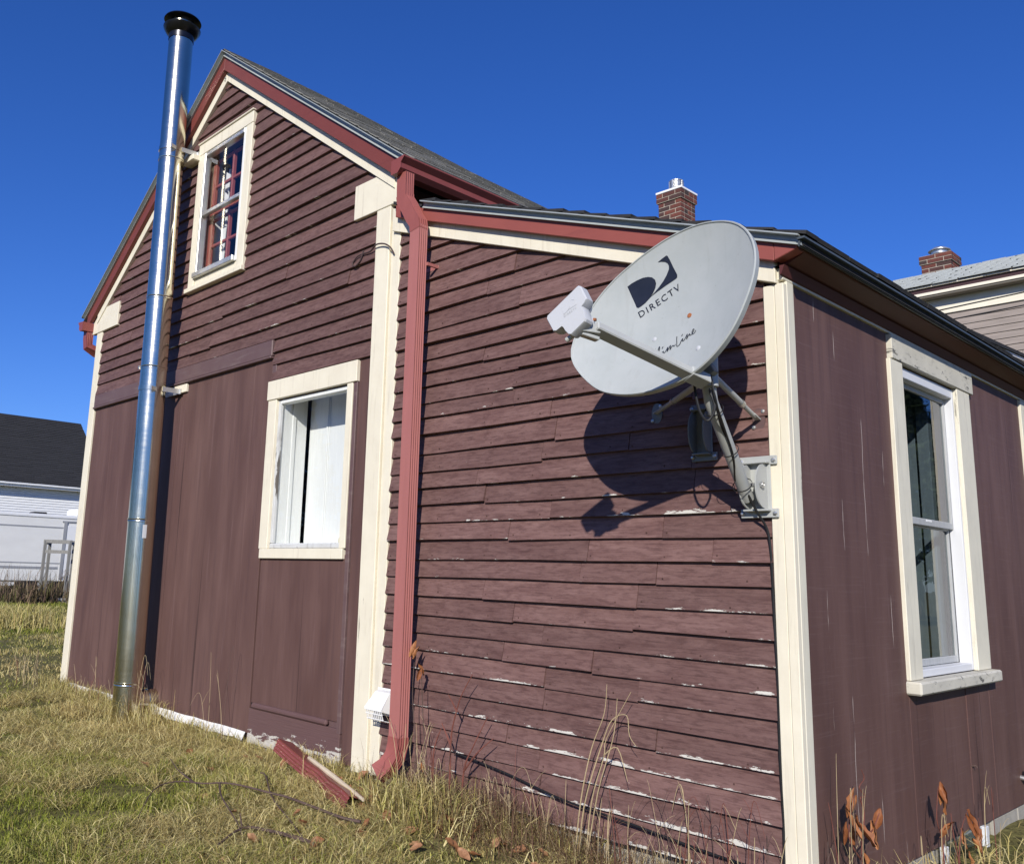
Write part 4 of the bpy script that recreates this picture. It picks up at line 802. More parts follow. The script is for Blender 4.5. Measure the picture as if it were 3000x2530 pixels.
m = MB(); m.tube([LC + LR * -0.05 - LU * 0.085 - LN * 0.03, LC + LR * 0.03 - LU * 0.045 - LN * 0.035], 0.009, 10); m.beam(A1 + ad * -0.02, LC - LU * 0.05 - LN * 0.02, 0.03, 0.03); m.beam(A1 - ad * 0.03 - DU * 0.028 + DR * -0.01, A1 + ad * 0.03 - DU * 0.03 + DR * -0.02, 0.03, 0.012); m.build('head_clamp', 'mast_grey', dish, 0.002)
m = MB(); m.lathe([(0.007, 0), (0.007, 0.008), (0, 0.009)], A1 + LU * 0.024, 8); m.build('bolt', 'rust', dish)
# back bracket, mast, wall foot, braces
m = MB(); hub = dsurf(0.10, -0.12, -0.03); m.beam(hub, A0 + Vector((0.01, 0.06, 0.02)), 0.05, 0.035, DN); m.beam(hub + DU * 0.08, hub - DU * 0.06, 0.10, 0.02, DN); m.build('back_bracket', 'shaded_metal', dish, 0.003)
B0, B1, B2 = Vector((-0.060, -0.435, 0.74)), Vector((-0.075, -0.425, 0.655)), Vector((-0.128, -0.075, 0.315))
path = [B0 + Vector((0, 0.0, 0.06)), B0, B1 + Vector((0.004, 0, 0.02)), B1 + (B2 - B1) * 0.06, B1 + (B2 - B1) * 0.2, B1 + (B2 - B1) * 0.6, B2]
m = MB(); m.tube(path, 0.0245, 24); m.build('mast', 'mast_grey', dish, 0, True)
m = MB(); m.tube([B0 + Vector((0, 0, -0.06)), B0 + Vector((0, 0, 0.06))], 0.028, 20); m.build('mast_collar', 'arm_grey', dish, 0, True)
def foot(name, xc, zc, par, s=1.0, mt='mast_grey'):
    m = MB(); yo = 0.0145 if s == 1.0 else 0.012
    for dz in (0.10, -0.10):
        m.box(xc - 0.075 * s, xc + 0.078 * s, -0.016 - yo, -0.024 - yo, zc + dz - 0.017, zc + dz + 0.017)
        m.prism([(xc - 0.05 * s, zc + dz * 0.9 - 0.004), (xc + 0.05 * s, zc + dz * 0.9 - 0.004), (xc + 0.05 * s, zc + dz * 0.9 + 0.004), (xc - 0.05 * s, zc + dz * 0.9 + 0.004)], -0.023 - yo, -0.055 - yo)
    m.box(xc - 0.05 * s, xc + 0.05 * s, -0.016 - yo, -0.0225 - yo, zc - 0.10, zc + 0.10)
    o = m.build(name, mt, par, 0.002)
    d = MB()
    for sx in (-1, 1):
        cxx = xc + sx * 0.033; n_ = 28
        ring = [(-0.023 - yo - max(0, (0.085 if s == 1.0 else 0.06) * math.sin(math.pi * i / (n_ - 1)) ** 0.7), 0.085 * math.cos(math.pi * i / (n_ - 1))) for i in range(n_)]
        d.add([(cxx + e, yy, zc + hz) for e in (-0.0025, 0.0025) for yy, hz in ring], [tuple(range(n_)), tuple(range(2 * n_ - 1, n_ - 1, -1))] + [(i, i + n_, i + n_ + 1, i + 1) for i in range(n_ - 1)])
    d.build('pivot_disc', mt, o)
    for dz in (0.10, -0.10):
        for dx in (-0.066 * s, 0.066 * s):
            q = MB(); q.lathe([(0.009, 0), (0.009, 0.005), (0.0055, 0.009), (0, 0.0095)], (xc + dx, -0.024 - yo, zc + dz), 6, (0, -1, 0)); q.build('lag_bolt', 'galv', o)
    return o
foot('wall_foot', -0.103, 0.362, dish)
m = MB(); m.lathe([(0.008, -0.05), (0.008, 0.05)], (-0.105, -0.085, 0.365), 10, (1, 0, 0)); m.lathe([(0.0, 0), (0.013, 0), (0.013, 0.008), (0.0, 0.009)], (-0.066, -0.085, 0.365), 6, (1, 0, 0)); m.build('pivot_bolt', 'galv', dish)
def brace(p, q, nm='brace'):
    p, q = Vector(p), Vector(q); d = (q - p).normalized(); m = MB(); m.tube([p, p + (q - p) * 0.62], 0.012, 12); m.tube([p + (q - p) * 0.60, q - d * 0.03], 0.009, 12); m.beam(q - d * 0.05, q + d * 0.005, 0.022, 0.006)
    o = m.build(nm, 'mast_grey', dish, 0, True)
    k = MB(); k.lathe([(0.014, -0.012), (0.014, 0.012)], p + (q - p) * 0.61, 12, d); k.build('clamp', 'galv', o)
    k = MB(); n_ = 20; c = q + Vector((0.0, 0.012, 0.0)); k.add([(c.x + 0.026 * math.cos(2 * math.pi * i / n_), yy, c.z + 0.045 * math.sin(2 * math.pi * i / n_) * 1.0) for yy in (-0.017, -0.021) for i in range(n_)], [tuple(range(n_ - 1, -1, -1)), tuple(range(n_, 2 * n_))] + [(i, i + n_, (i + 1) % n_ + n_, (i + 1) % n_) for i in range(n_)])
    k.build('foot_plate', 'shaded_metal' if q.x < -0.3 else 'brown_trim', o)
    for s in (-1, 1):
        k = MB(); k.lathe([(0.008, 0), (0.008, 0.005), (0.0, 0.007)], (c.x + s * 0.02, -0.021, c.z + s * 0.03), 6, (0, -1, 0)); k.build('lag_bolt', 'galv', o)
brace((-0.055, -0.42, 0.72), (-0.100, -0.03, 0.625)); brace((-0.085, -0.42, 0.715), (-0.565, -0.03, 0.700))
olf = thing('unused_wall_foot', (-0.335, -0.02, 0.50), 'unused grey mount foot left on the clapboards in the shadow of the dish', 'mount foot'); foot('plate', -0.335, 0.595, olf, 0.75, 'shaded_metal')
# cables
def cable(name, pts, r, label, mat='cable', n=7): m = MB(); m.tube(smoothpath(pts, 6), r, n); o = m.build(name, mat, None, 0, True); return tag(o, label, 'cable')
cable('coaxial_cable', [(-0.045, -0.46, 0.76), (-0.098, -0.475, 0.72), (-0.085, -0.475, 0.60), (-0.058, -0.462, 0.555), (-0.035, -0.45, 0.60), (-0.05, -0.455, 0.66), (-0.045, -0.44, 0.655), (-0.068, -0.36, 0.565), (-0.088, -0.27, 0.49), (-0.105, -0.17, 0.40), (-0.11, -0.115, 0.34), (-0.095, -0.075, 0.27), (-0.075, -0.035, 0.20), (-0.066, -0.030, 0.10), (-0.065, -0.027, -0.10), (-0.061, -0.026, -0.35), (-0.064, -0.026, -0.6), (-0.06, -0.028, -0.9), (-0.09, -0.03, -0.99), (-0.3, -0.04, -0.99), (-0.7, -0.05, -0.955), (-1.05, -0.05, -0.93), (-1.4, -0.045, -0.88), (-1.75, -0.04, -0.845)], 0.0048, 'black coaxial cable strapped down the dish mast and along the lean-to wall')
cable('coaxial_cable', [(-0.06, -0.465, 0.77), (-0.035, -0.47, 0.70), (-0.03, -0.455, 0.62), (-0.066, -0.33, 0.53), (-0.085, -0.25, 0.455), (-0.125, -0.17, 0.375)], 0.004, 'short second black cable tied to the upper dish mast')
for k_, (t, r) in enumerate(((0.14, 0.034), (0.52, 0.034), (0.86, 0.036))):
    p = B1 + (B2 - B1) * t; m = MB(); m.lathe([(r, -0.003), (r + 0.002, 0), (r, 0.003)], p + Vector((0.0, -0.002, 0)), 20, (B2 - B1) + Vector((0, 0, 0.05))); m.build('cable_tie', 'cable', dish)
cable('brown_wire', [(-2.384, -0.036, 1.87), (-2.41, -0.045, 1.914), (-2.468, -0.05, 1.951), (-2.545, -0.05, 1.964), (-2.62, -0.035, 1.945), (-2.70, -0.03, 1.95), (-2.761, -0.03, 1.945), (-2.804, -0.03, 1.91), (-2.776, -0.032, 1.885), (-2.727, -0.034, 1.905), (-2.705, -0.03, 1.95), (-2.70, -0.028, 1.972)], 0.005, 'old brown wire loop hanging on the gable clapboards by the corner board', 'brown_wire')

# ------------------------------------------------------------------ brick chimneys
def chimney(name, c, rot, courses, w, d, corb, cap, label, base_z):
    t = thing(name, c, label, 'chimney'); cz = math.cos(rot); sn = math.sin(rot)
    H = 0.073; bh = 0.060
    core = MB(); core.box(-w / 2 + 0.006, w / 2 - 0.006, -d / 2 + 0.006, d / 2 - 0.006, base_z - c[2], courses * H)
    for k in corb: core.box(-w / 2 - 0.018, w / 2 + 0.018, -d / 2 - 0.018, d / 2 + 0.018, k * H - 0.003, (k + 1) * H - 0.002)
    o = core.build('mortar_core', 'mortar', t); o.rotation_euler = (0, 0, rot); o.location = c; o.matrix_parent_inverse = Matrix.Translation(-Vector(c))
    proto = {}
    def brick(x0, x1, y0, y1, z):
        L, D_ = round(x1 - x0, 4), round(y1 - y0, 4)
        if (L, D_) not in proto:
            b = box('brick', -L / 2, L / 2, -D_ / 2, D_ / 2, 0, bh, 'brick', t, 0.002); proto[(L, D_)] = b
        else: b = proto[(L, D_)].copy(); COL.objects.link(b); b.parent = t; b.matrix_parent_inverse = Matrix.Translation(-Vector(c))
        mx, my = (x0 + x1) / 2, (y0 + y1) / 2
        b.rotation_euler = (0, 0, rot); b.location = (c[0] + mx * cz - my * sn, c[1] + mx * sn + my * cz, c[2] + z)
    for k in range(courses):
        e = 0.024 if k in corb else 0.0; a, b = w / 2 + e, d / 2 + e; z = k * H + 0.006; g = 0.012; bw_ = 0.09
        for s in (-1, 1):
            # faces along x
            n = max(1, round((2 * a) / 0.21)); edges = [-a + 2 * a * i / n for i in range(n + 1)]
            if k % 2: edges = [-a + 0.0] + [x_ + a / n for x_ in edges[:-1]] + [a]
            for i in range(len(edges) - 1):
                x0, x1 = edges[i] + (g / 2 if i else 0), edges[i + 1] - (g / 2 if i < len(edges) - 2 else 0)
                brick(x0, x1, s * b - (bw_ if s > 0 else 0), s * b + (bw_ if s < 0 else 0), z)
            m_ = 2 * b - 2 * bw_ - 2 * g; n = max(1, round(m_ / 0.2)); off = 0.5 if k % 2 else 0
            ed = [-m_ / 2 + m_ * i / n for i in range(n + 1)]
            if k % 2 and n >= 1: ed = [-m_ / 2] + [y_ + m_ / n / 2 for y_ in ed[:-1]] + [m_ / 2]
            for i in range(len(ed) - 1):
                y0, y1 = ed[i] + (g / 2 if i else 0), ed[i + 1] - (g / 2 if i < len(ed) - 2 else 0)
                brick(s * a - (bw_ if s > 0 else 0), s * a + (bw_ if s < 0 else 0), y0, y1, z)
    zt = courses * H + c[2]
    if cap == 'slab':
        m = MB(); m.box(-w / 2 - 0.03, w / 2 + 0.03, -d / 2 - 0.03, d / 2 + 0.03, courses * H, courses * H + 0.035); o = m.build('crown_slab', 'white_plastic', t, 0.004); o.rotation_euler = (0, 0, rot); o.location = c; o.matrix_parent_inverse = Matrix.Translation(-Vector(c))
        m = MB(); m.lathe([(0.105, 0.035), (0.095, 0.09)], (c[0], c[1], zt), 24); m.build('cap_base', 'drip_metal', t, 0, True)
        m = MB()
        for i in range(6): m.lathe([(0.092, 0.10 + i * 0.022), (0.107, 0.095 + i * 0.022), (0.107, 0.107 + i * 0.022), (0.092, 0.112 + i * 0.022)], (c[0], c[1], zt), 24)
        for j in range(8):
            a = j * math.pi / 4; m.box(c[0] + 0.1 * math.cos(a) - 0.012, c[0] + 0.1 * math.cos(a) + 0.012, c[1] + 0.1 * math.sin(a) - 0.012, c[1] + 0.1 * math.sin(a) + 0.012, zt + 0.09, zt + 0.23)
        m.build('louvred_cap', 'alu', t); m = MB(); m.lathe([(0.11, 0.225), (0.11, 0.235), (0.0, 0.25)], (c[0], c[1], zt), 24); m.build('cap_lid', 'alu', t, 0, True); m = MB(); m.lathe([(0.085, 0.03), (0.085, 0.225)], (c[0], c[1], zt), 24); m.build('liner', 'dark', t, 0, True)
    else:
        m = MB(); m.lathe([(0.15, 0.0), (0.15, 0.012), (0.10, 0.02), (0.10, 0.10)], (c[0], c[1], zt), 24); m.build('cap_base', 'alu', t, 0, True)
        m = MB(); m.lathe([(0.12, 0.05), (0.125, 0.11), (0.12, 0.11)], (c[0], c[1], zt), 24); m.build('cap_band', 'alu', t, 0, True)
        m = MB(); m.lathe([(0.0, 0.18), (0.09, 0.165), (0.17, 0.115), (0.17, 0.105), (0.0, 0.13)], (c[0], c[1], zt), 28); m.build('cap_lid', 'alu', t, 0, True)
    return t
chimney('brick_chimney', (-5.62, 8.10, 5.30), 0.0, 8, 0.40, 0.40, (6, 7), 'slab', 'red brick chimney with white crown slab and slatted metal cap behind the lean-to roof', -1.1)

# ------------------------------------------------------------------ grey house behind on the right
gh = thing('grey_house', (1.0, 12, -1.1), 'greyish brown clapboard house with cream fascia beyond the lean-to on the right', 'house')
box('wall_core', -3.6, 0.3, 10.02, 16, -1.2, 4.0, 'bg_taupe', gh, 0)
z = 3.80; k = 0
while z > 1.6:
    z -= 0.0955; x = -3.6
    while x < 0.29:
        L = random.uniform(0.7, 2.0); x1 = min(0.3, x + L)
        if x < 1.5:
            v = [(x, 10.02, z), (x1 - 0.003, 10.02, z), (x, 10.002, z), (x1 - 0.003, 10.002, z), (x, 10.016, z + 0.1), (x1 - 0.003, 10.016, z + 0.1)]
            mo('clapboard', v, [(0, 2, 3, 1), (2, 4, 5, 3)], 'bg_clap', gh)
        x = x1
box('frieze', -3.62, 0.32, 9.985, 10.02, 3.80, 4.02, 'bg_cream', gh, 0); box('soffit', -3.9, 0.6, 9.80, 9.985, 4.02, 4.05, 'bg_taupe', gh, 0)
box('crown', -3.9, 0.6, 9.78, 9.82, 4.045, 4.085, 'bg_cream', gh, 0); box('fascia', -3.9, 0.6, 9.785, 9.82, 4.085, 4.15, 'bg_maroon', gh, 0); box('drip_edge', -3.9, 0.6, 9.75, 9.80, 4.15, 4.172, 'bg_cream', gh, 0)
rise = 0.42
def rz(y): return 4.178 + (y - 9.73) * rise
RYT = 11.6; XRT = -0.9
rf = mo('roof', [(-4.2, 9.73, rz(9.73)), (0.6, 9.73, rz(9.73)), (0.6, RYT, rz(RYT)), (-4.2, RYT, rz(RYT)), (0.6, 16, rz(9.73)), (-4.2, 16, rz(9.73)), (-4.2, 9.73, 4.1), (0.6, 9.73, 4.1)], [(0, 1, 2, 3), (3, 2, 4, 5)], 'bg_taupe', gh)
sh0 = None
for c_ in range(16):
    yy = 9.71 + c_ * 0.13; x = -4.2 + (0.17 if c_ % 2 else 0.0)
    if yy + 0.13 > RYT: break
    while x < 0.3:
        if sh0 is None:
            d = 0.15; sh0 = mo('shingle', [(0, 0, 0.0), (0.322, 0, 0.0), (0, 0, 0.018), (0.322, 0, 0.018), (0, d, d * rise + 0.006), (0.322, d, d * rise + 0.006)], [(0, 1, 3, 2), (2, 3, 5, 4)], 'light_shingle', rf); sh0.location = (x, yy, rz(yy) + 0.004)
        else: o = obj_copy(sh0, rf, (x + random.uniform(-0.01, 0.01), yy + random.uniform(-0.008, 0.008), rz(yy) + 0.004 + random.uniform(0, 0.008)))
        x += 0.328
chimney('brick_chimney', (-3.25, 12.3, 4.93), 0.0, 7, 0.46, 0.42, (5, 6), 'dome', 'low red brick chimney with round metal cap on the grey shingled roof', 4.3)
for i, (p, q, s) in enumerate((((-6, 7.5, 3.1), (6.0, 9.2, 4.35), 0.25), ((-6, 7.9, 3.2), (6.0, 9.6, 4.42), 0.38))):
    P = [Vector(p).lerp(Vector(q), t / 12) - Vector((0, 0, s * 4 * (t / 12) * (1 - t / 12))) for t in range(13)]; m = MB(); m.tube(P, 0.009, 6)
    tag(m.build('utility_wire', 'cable', None, 0, True), ('thicker black wire' if i == 0 else 'upper black wire') + ' strung in front of the grey house on the right', 'wire')
pr_ = thing('porch_roof', (-0.65, 5.3, 1.9), 'dark roof edge with white metal strip rising behind the lean-to eave', 'roof')
m = MB(); m.beam((-0.40, 3.2, 1.74), (-0.83, 7.0, 2.27), 0.03, 0.035); m.build('white_edge', 'white_plastic', pr_)
m = MB(); m.beam((-0.62, 3.2, 1.77), (-1.05, 7.0, 2.30), 0.5, 0.03); m.build('roof_slab', 'dark_shingle', pr_)

# ------------------------------------------------------------------ left background
wh = thing('white_house', (-46, 4, -1.0), 'white sided house with a dark shingled roof far behind on the left', 'house')
box('wall_core', -52, -42.05, -12, 14.0, -1.1, 3.5, 'bg_white', wh, 0)
m = MB()
for i in range(36):
    z = 3.45 - i * 0.115; m.add([(-42.05, -12, z), (-42.02, -12, z - 0.115), (-42.02, 14, z - 0.115), (-42.05, 14, z), (-42.05, -12, z - 0.115), (-42.05, 14, z - 0.115)], [(0, 1, 2, 3), (1, 4, 5, 2)])
m.build('siding', 'bg_white', wh); box('fascia', -41.62, -41.56, -12.2, 14.2, 3.40, 3.56, 'bg_white', wh, 0); box('soffit', -42.02, -41.62, -12.2, 14.2, 3.42, 3.45, 'bg_white', wh, 0); box('gutter', -41.56, -41.46, -12.2, 14.2, 3.50, 3.58, 'bg_white', wh, 0)
wr = mo('roof', [(-41.5, -12.2, 3.6), (-41.5, 14.2, 3.6), (-46, 14.2, 7.28), (-46, -12.2, 7.28), (-50.5, 14.2, 3.6), (-50.5, -12.2, 3.6)], [(0, 1, 2, 3), (3, 2, 4, 5)], 'dark_shingle', wh)
shingles('shingles', -46, 7.29, -41.45, 3.58, 6.5, 14.2, 0.16, 0.5, 'dark_shingle', wr, 0.02)
mo('gable_end', [(-42.05, 14.0, 3.4), (-46, 14.0, 7.1), (-50, 14.0, 3.4)], [(0, 1, 2)], 'bg_white', wh)
TX = -30.0
tr = thing('white_trailer', (TX - 1.2, 6, -1.05), 'long white travel trailer parked in front of the white house', 'trailer')
box('body', TX - 2.4, TX, -1.0, 11.5, -0.62, 1.60, 'trailer_white', tr, 0.06); box('roof_edge', TX - 2.4, TX + 0.03, -1.0, 11.5, 1.52, 1.64, 'bg_white', tr, 0.02)
box('stripe', TX, TX + 0.008, -1.0, 11.5, 1.19, 1.235, 'trailer_stripe', tr, 0); box('stripe', TX, TX + 0.008, -1.0, 11.5, 0.00, 0.035, 'trailer_stripe', tr, 0); box('stripe', TX, TX + 0.008, 8.2, 11.5, -0.12, 0.10, 'trailer_blue', tr, 0); box('stripe', TX, TX + 0.008, -1, 8.1, -0.18, -0.10, 'trailer_stripe', tr, 0)
dr = box('door', TX, TX + 0.02, 8.28, 8.9, -0.42, 1.30, 'bg_white', tr, 0.004); box('door_frame', TX, TX + 0.035, 8.16, 8.27, -0.5, 1.42, 'trailer_stripe', tr, 0.004); box('door_frame', TX, TX + 0.03, 8.1, 9.0, 1.40, 1.45, 'trailer_stripe', tr, 0.004)
for y in (7.2, 8.3): m = MB(); m.lathe([(0.0, 0.0), (0.18, 0.0), (0.34, -0.02), (0.36, -0.1), (0.36, -0.2)], (TX - 0.02, y, -0.70), 24, (1, 0, 0)); m.build('wheel', 'cable', tr, 0, True)
box('air_conditioner', TX - 1.4, TX - 0.5, 8.7, 9.6, 1.64, 1.92, 'bg_white', tr, 0.06); box('vent', TX - 1.0, TX - 0.5, 7.3, 7.75, 1.64, 1.73, 'cable', tr, 0.03)
fr = thing('timber_arbor', (-24.2, 5.9, -1.05), 'small weathered grey timber frame standing in the weeds before the trailer', 'frame')
F0 = Vector((-24.4, 5.70, -1.05)); F1 = Vector((-23.98, 6.22, -1.05)); dv = Vector((-0.45, 0.28, 0))
for b in (F0, F1, F0 + dv, F1 + dv): m = MB(); m.beam(b, b + Vector((0, 0, 1.68)), 0.07, 0.07, (1, 0, 0)); m.build('post', 'old_timber', fr)
for b, hgt in ((Vector((0, 0, 0)), 1.66), (dv, 1.66), (Vector((0, 0, 0)), 1.38)): m = MB(); m.beam(F0 + b + Vector((0, 0, hgt)) - (F1 - F0) * 0.06, F1 + b + Vector((0, 0, hgt)) + (F1 - F0) * 0.06, 0.05, 0.09); m.build('beam', 'old_timber', fr)
for b in (F0, F1): m = MB(); m.beam(b + Vector((0, 0, 1.62)), b + dv + Vector((0, 0, 1.62)), 0.05, 0.08); m.build('beam', 'old_timber', fr)
for i, z in enumerate((-1.0, -0.93)):
    m = MB(); m.beam((-24.2 + i * 0.05, 5.3 + i * 0.1, z), (-22.8 + i * 0.05, 6.9, z), 0.24, 0.06); tag(m.build('plank', 'grey_wood'), ('lower' if i == 0 else 'upper') + ' of two weathered grey planks lying at the far lawn edge', 'plank', None)
m = MB(); P = [(-23.3, 6.35, -1.05), (-23.3, 6.35, 0.1), (-23.31, 6.34, 0.30), (-23.26, 6.42, 0.42), (-23.16, 6.56, 0.43), (-23.08, 6.66, 0.36)]; m.tube(smoothpath(P, 5), 0.012, 6); tag(m.build('shepherd_hook', 'bark', None, 0, True), 'thin curved metal garden hook beside the house corner', 'hook')

# ------------------------------------------------------------------ grass
def vnoise(x, y, s, seed):
    r = np.random.default_rng(seed); g = r.random((64, 64)); X = x / s; Y = y / s; i = np.floor(X).astype(int); j = np.floor(Y).astype(int); a = X - i; b = Y - j; a = a * a * (3 - 2 * a); b = b * b * (3 - 2 * b)
    G_ = lambda p, q: g[p % 64, q % 64]
    return G_(i, j) * (1 - a) * (1 - b) + G_(i + 1, j) * a * (1 - b) + G_(i, j + 1) * (1 - a) * b + G_(i + 1, j + 1) * a * b
GREEN = np.array([(0.22, 0.26, 0.035), (0.31, 0.33, 0.055), (0.13, 0.17, 0.03)]); STRAW = np.array([(0.60, 0.49, 0.21), (0.72, 0.62, 0.31), (0.40, 0.30, 0.13)])
def blades(name, x, y, h, w, lean, straw, label=None, cat=None, mat='blade', pal=None, zoff=0.0):
    N = len(x); z = gz(x, y) - 0.01 + zoff; az = rng.uniform(0, 2 * np.pi, N); fa = rng.uniform(0, 2 * np.pi, N)
    d = np.c_[np.cos(az), np.sin(az)] * (lean * h)[:, None]; s = np.c_[np.cos(fa), np.sin(fa)] * (w / 2)[:, None]
    up = h * np.sqrt(np.clip(1 - lean ** 2, 0.05, 1)); bend = rng.uniform(0.2, 0.9, N)
    V = np.zeros((N, 5, 3)); b = np.c_[x, y, z]
    V[:, 0] = b; V[:, 0, :2] -= s; V[:, 1] = b; V[:, 1, :2] += s
    mid = b.copy(); mid[:, :2] += d * 0.38; mid[:, 2] += up * 0.62
    V[:, 2] = mid; V[:, 2, :2] -= s * 0.8; V[:, 3] = mid; V[:, 3, :2] += s * 0.8
    tip = b.copy(); tip[:, :2] += d * (1.0 + 0.4 * bend)[:, None]; tip[:, 2] += up * (1.0 - 0.35 * bend); V[:, 4] = tip
    base = np.arange(N)[:, None] * 5; T = np.array([[0, 1, 3], [0, 3, 2], [2, 3, 4]]); L = (base[:, :, None] + T[None]).reshape(-1)
    me = bpy.data.meshes.new(name); me.vertices.add(N * 5); me.vertices.foreach_set('co', V.ravel()); me.loops.add(len(L)); me.loops.foreach_set('vertex_index', L.astype(np.int32))
    me.polygons.add(N * 3); me.polygons.foreach_set('loop_start', np.arange(0, N * 9, 3, dtype=np.int32)); me.polygons.foreach_set('loop_total', np.full(N * 3, 3, np.int32)); me.update()
    pg, ps = (GREEN, STRAW) if pal is None else pal
    k = rng.integers(0, 3, N); t = straw[:, None]; c = pg[k] * (1 - t) + ps[rng.integers(0, 3, N)] * t; c = c * rng.uniform(0.75, 1.25, (N, 1))
    C4 = np.ones((N, 5, 4), np.float32); C4[:, :, :3] = c[:, None, :]
    at = me.attributes.new('col', 'FLOAT_COLOR', 'POINT'); at.data.foreach_set('color', C4.ravel()); me.materials.append(MAT[mat])
    o = bpy.data.objects.new(name, me); COL.objects.link(o); o['kind'] = 'stuff'
    if label: o['label'] = label; o['category'] = cat
    return o
def outside(x, y): return ~((x > XL - 0.02) & (x < 0.03) & (y > -0.015) & (y < 6.3))
def scatter(x0, x1, y0, y1, n):
    x = rng.uniform(x0, x1, n); y = rng.uniform(y0, y1, n); k = outside(x, y); return x[k], y[k]
def lawn(name, x0, x1, y0, y1, n, hs, ws, label, seed, tall=1.0, dry=0.33):
    x, y = scatter(x0, x1, y0, y1, n); p = vnoise(x, y, 0.55, seed); q = vnoise(x, y, 0.16, seed + 1); r = vnoise(x, y, 1.7, seed + 2)
    tuft = np.clip((p * 0.6 + q * 0.55 - 0.42) * 2.2, 0, 1)
    keep = rng.random(len(x)) < 0.25 + 0.75 * tuft; x, y, p, q, r, tuft = [a[keep] for a in (x, y, p, q, r, tuft)]
    N = len(x); st = np.clip((r - 0.42) * 1.9 + (p - 0.5) * 0.9 + (q - 0.5) * 0.7 + rng.normal(0, 0.3, N) + dry, 0, 1)
    nearw = np.clip(1 - np.abs(y) / 0.5, 0, 1) * (x < 0.1); st = np.clip(st + nearw * 1.1, 0, 1)
    h = hs * (0.35 + 1.25 * tuft * rng.uniform(0.4, 1.3, N) + 0.3 * rng.random(N)) * tall; w = ws * rng.uniform(0.6, 1.3, N)
    lean = np.clip(rng.normal(0.66, 0.25, N) + (st > 0.6) * 0.15, 0.05, 0.97)
    blades(name, x, y, h, w, lean, st, label, 'grass')
lawn('lawn_grass', -6.0, 0.6, -2.6, 0.0, 290000, 0.068, 0.0040, 'short green and straw coloured grass in front of the house', 3)
lawn('lawn_grass', -13, -6.0, -3.0, 6.0, 110000, 0.075, 0.0075, 'thinner lawn grass beyond the left house corner', 5, 1.0, 0.12)
lawn('lawn_grass', -27, -13, -2, 9.0, 70000, 0.09, 0.017, 'far green lawn strip in front of the weeds', 9, 1.0, -0.1)
lawn('lawn_grass', 0.04, 3.2, -1.0, 5.5, 45000, 0.10, 0.005, 'grass growing along the right side wall', 13, 1.5)
x, y = scatter(-6.5, 0.3, -2.6, -0.02, 120000); kp = (vnoise(x, y, 0.45, 41) * 0.75 + vnoise(x, y, 0.13, 42) * 0.4) > 0.52; x, y = x[kp], y[kp]; N = len(x)
blades('matted_straw', x, y, rng.uniform(0.05, 0.17, N), rng.uniform(0.0022, 0.0046, N), np.clip(rng.normal(0.9, 0.08, N), 0.6, 0.985), np.clip(rng.normal(0.92, 0.15, N), 0, 1), 'matted dead straw lying through the front lawn', 'dry grass', zoff=0.012)
# rough dry growth hugging the front wall
x = rng.uniform(-7.2, 0.02, 20000); y = -np.abs(rng.normal(0, 0.10, 20000)) - 0.02; k = (vnoise(x, y, 0.35, 21) + rng.normal(0, 0.2, 20000)) > 0.42; x, y = x[k], y[k]; N = len(x)
blades('dry_edge_grass', x, y, rng.uniform(0.04, 0.20, N), rng.uniform(0.002, 0.0045, N), np.clip(rng.normal(0.68, 0.22, N), 0.05, 0.95), np.clip(rng.normal(0.8, 0.25, N), 0, 1), 'dry straw grass growing against the foot of the front wall', 'dry grass')
x = rng.normal(-1.75, 0.15, 1300); y = rng.normal(-0.25, 0.09, 1300); k = y < -0.03; x, y = x[k], y[k]; N = len(x)
blades('dry_edge_grass', x, y, rng.uniform(0.12, 0.30, N), rng.uniform(0.003, 0.006, N), np.clip(rng.normal(0.6, 0.25, N), 0.05, 0.95), np.clip(rng.normal(0.8, 0.3, N), 0, 1), 'thick bent tussock of dry grass right of the downspout foot', 'dry grass')
x = rng.normal(-4.85, 0.16, 350); y = rng.normal(-0.2, 0.1, 350); k = y < -0.02; x, y = x[k], y[k]; N = len(x)
blades('dry_edge_grass', x, y, rng.uniform(0.12, 0.34, N), rng.uniform(0.002, 0.005, N), np.clip(rng.normal(0.4, 0.2, N), 0.05, 0.95), np.clip(rng.normal(0.9, 0.2, N), 0, 1), 'tuft of pale dry grass at the foot of the stove pipe', 'dry grass')
BP = (np.array([(0.16, 0.085, 0.055), (0.10, 0.06, 0.045), (0.22, 0.15, 0.09)]), np.array([(0.34, 0.26, 0.15), (0.25, 0.17, 0.10), (0.15, 0.08, 0.055)]))
x = np.concatenate([rng.normal(-1.5, 0.45, 2600), rng.uniform(-2.0, 0.0, 2900)]); y = -np.abs(rng.normal(0.08, 0.13, 5500)) - 0.02; k = (x < 0.0) & (x > -2.4); x, y = x[k], y[k]; N = len(x)
blades('dead_stem_tangle', x, y, rng.uniform(0.06, 0.34, N) * rng.uniform(0.5, 1.1, N), rng.uniform(0.0016, 0.0032, N), np.clip(rng.normal(0.6, 0.28, N), 0.05, 0.97), rng.random(N), 'tangle of thin brown dead stems at the foot of the lean-to wall', 'dead stems', pal=BP)
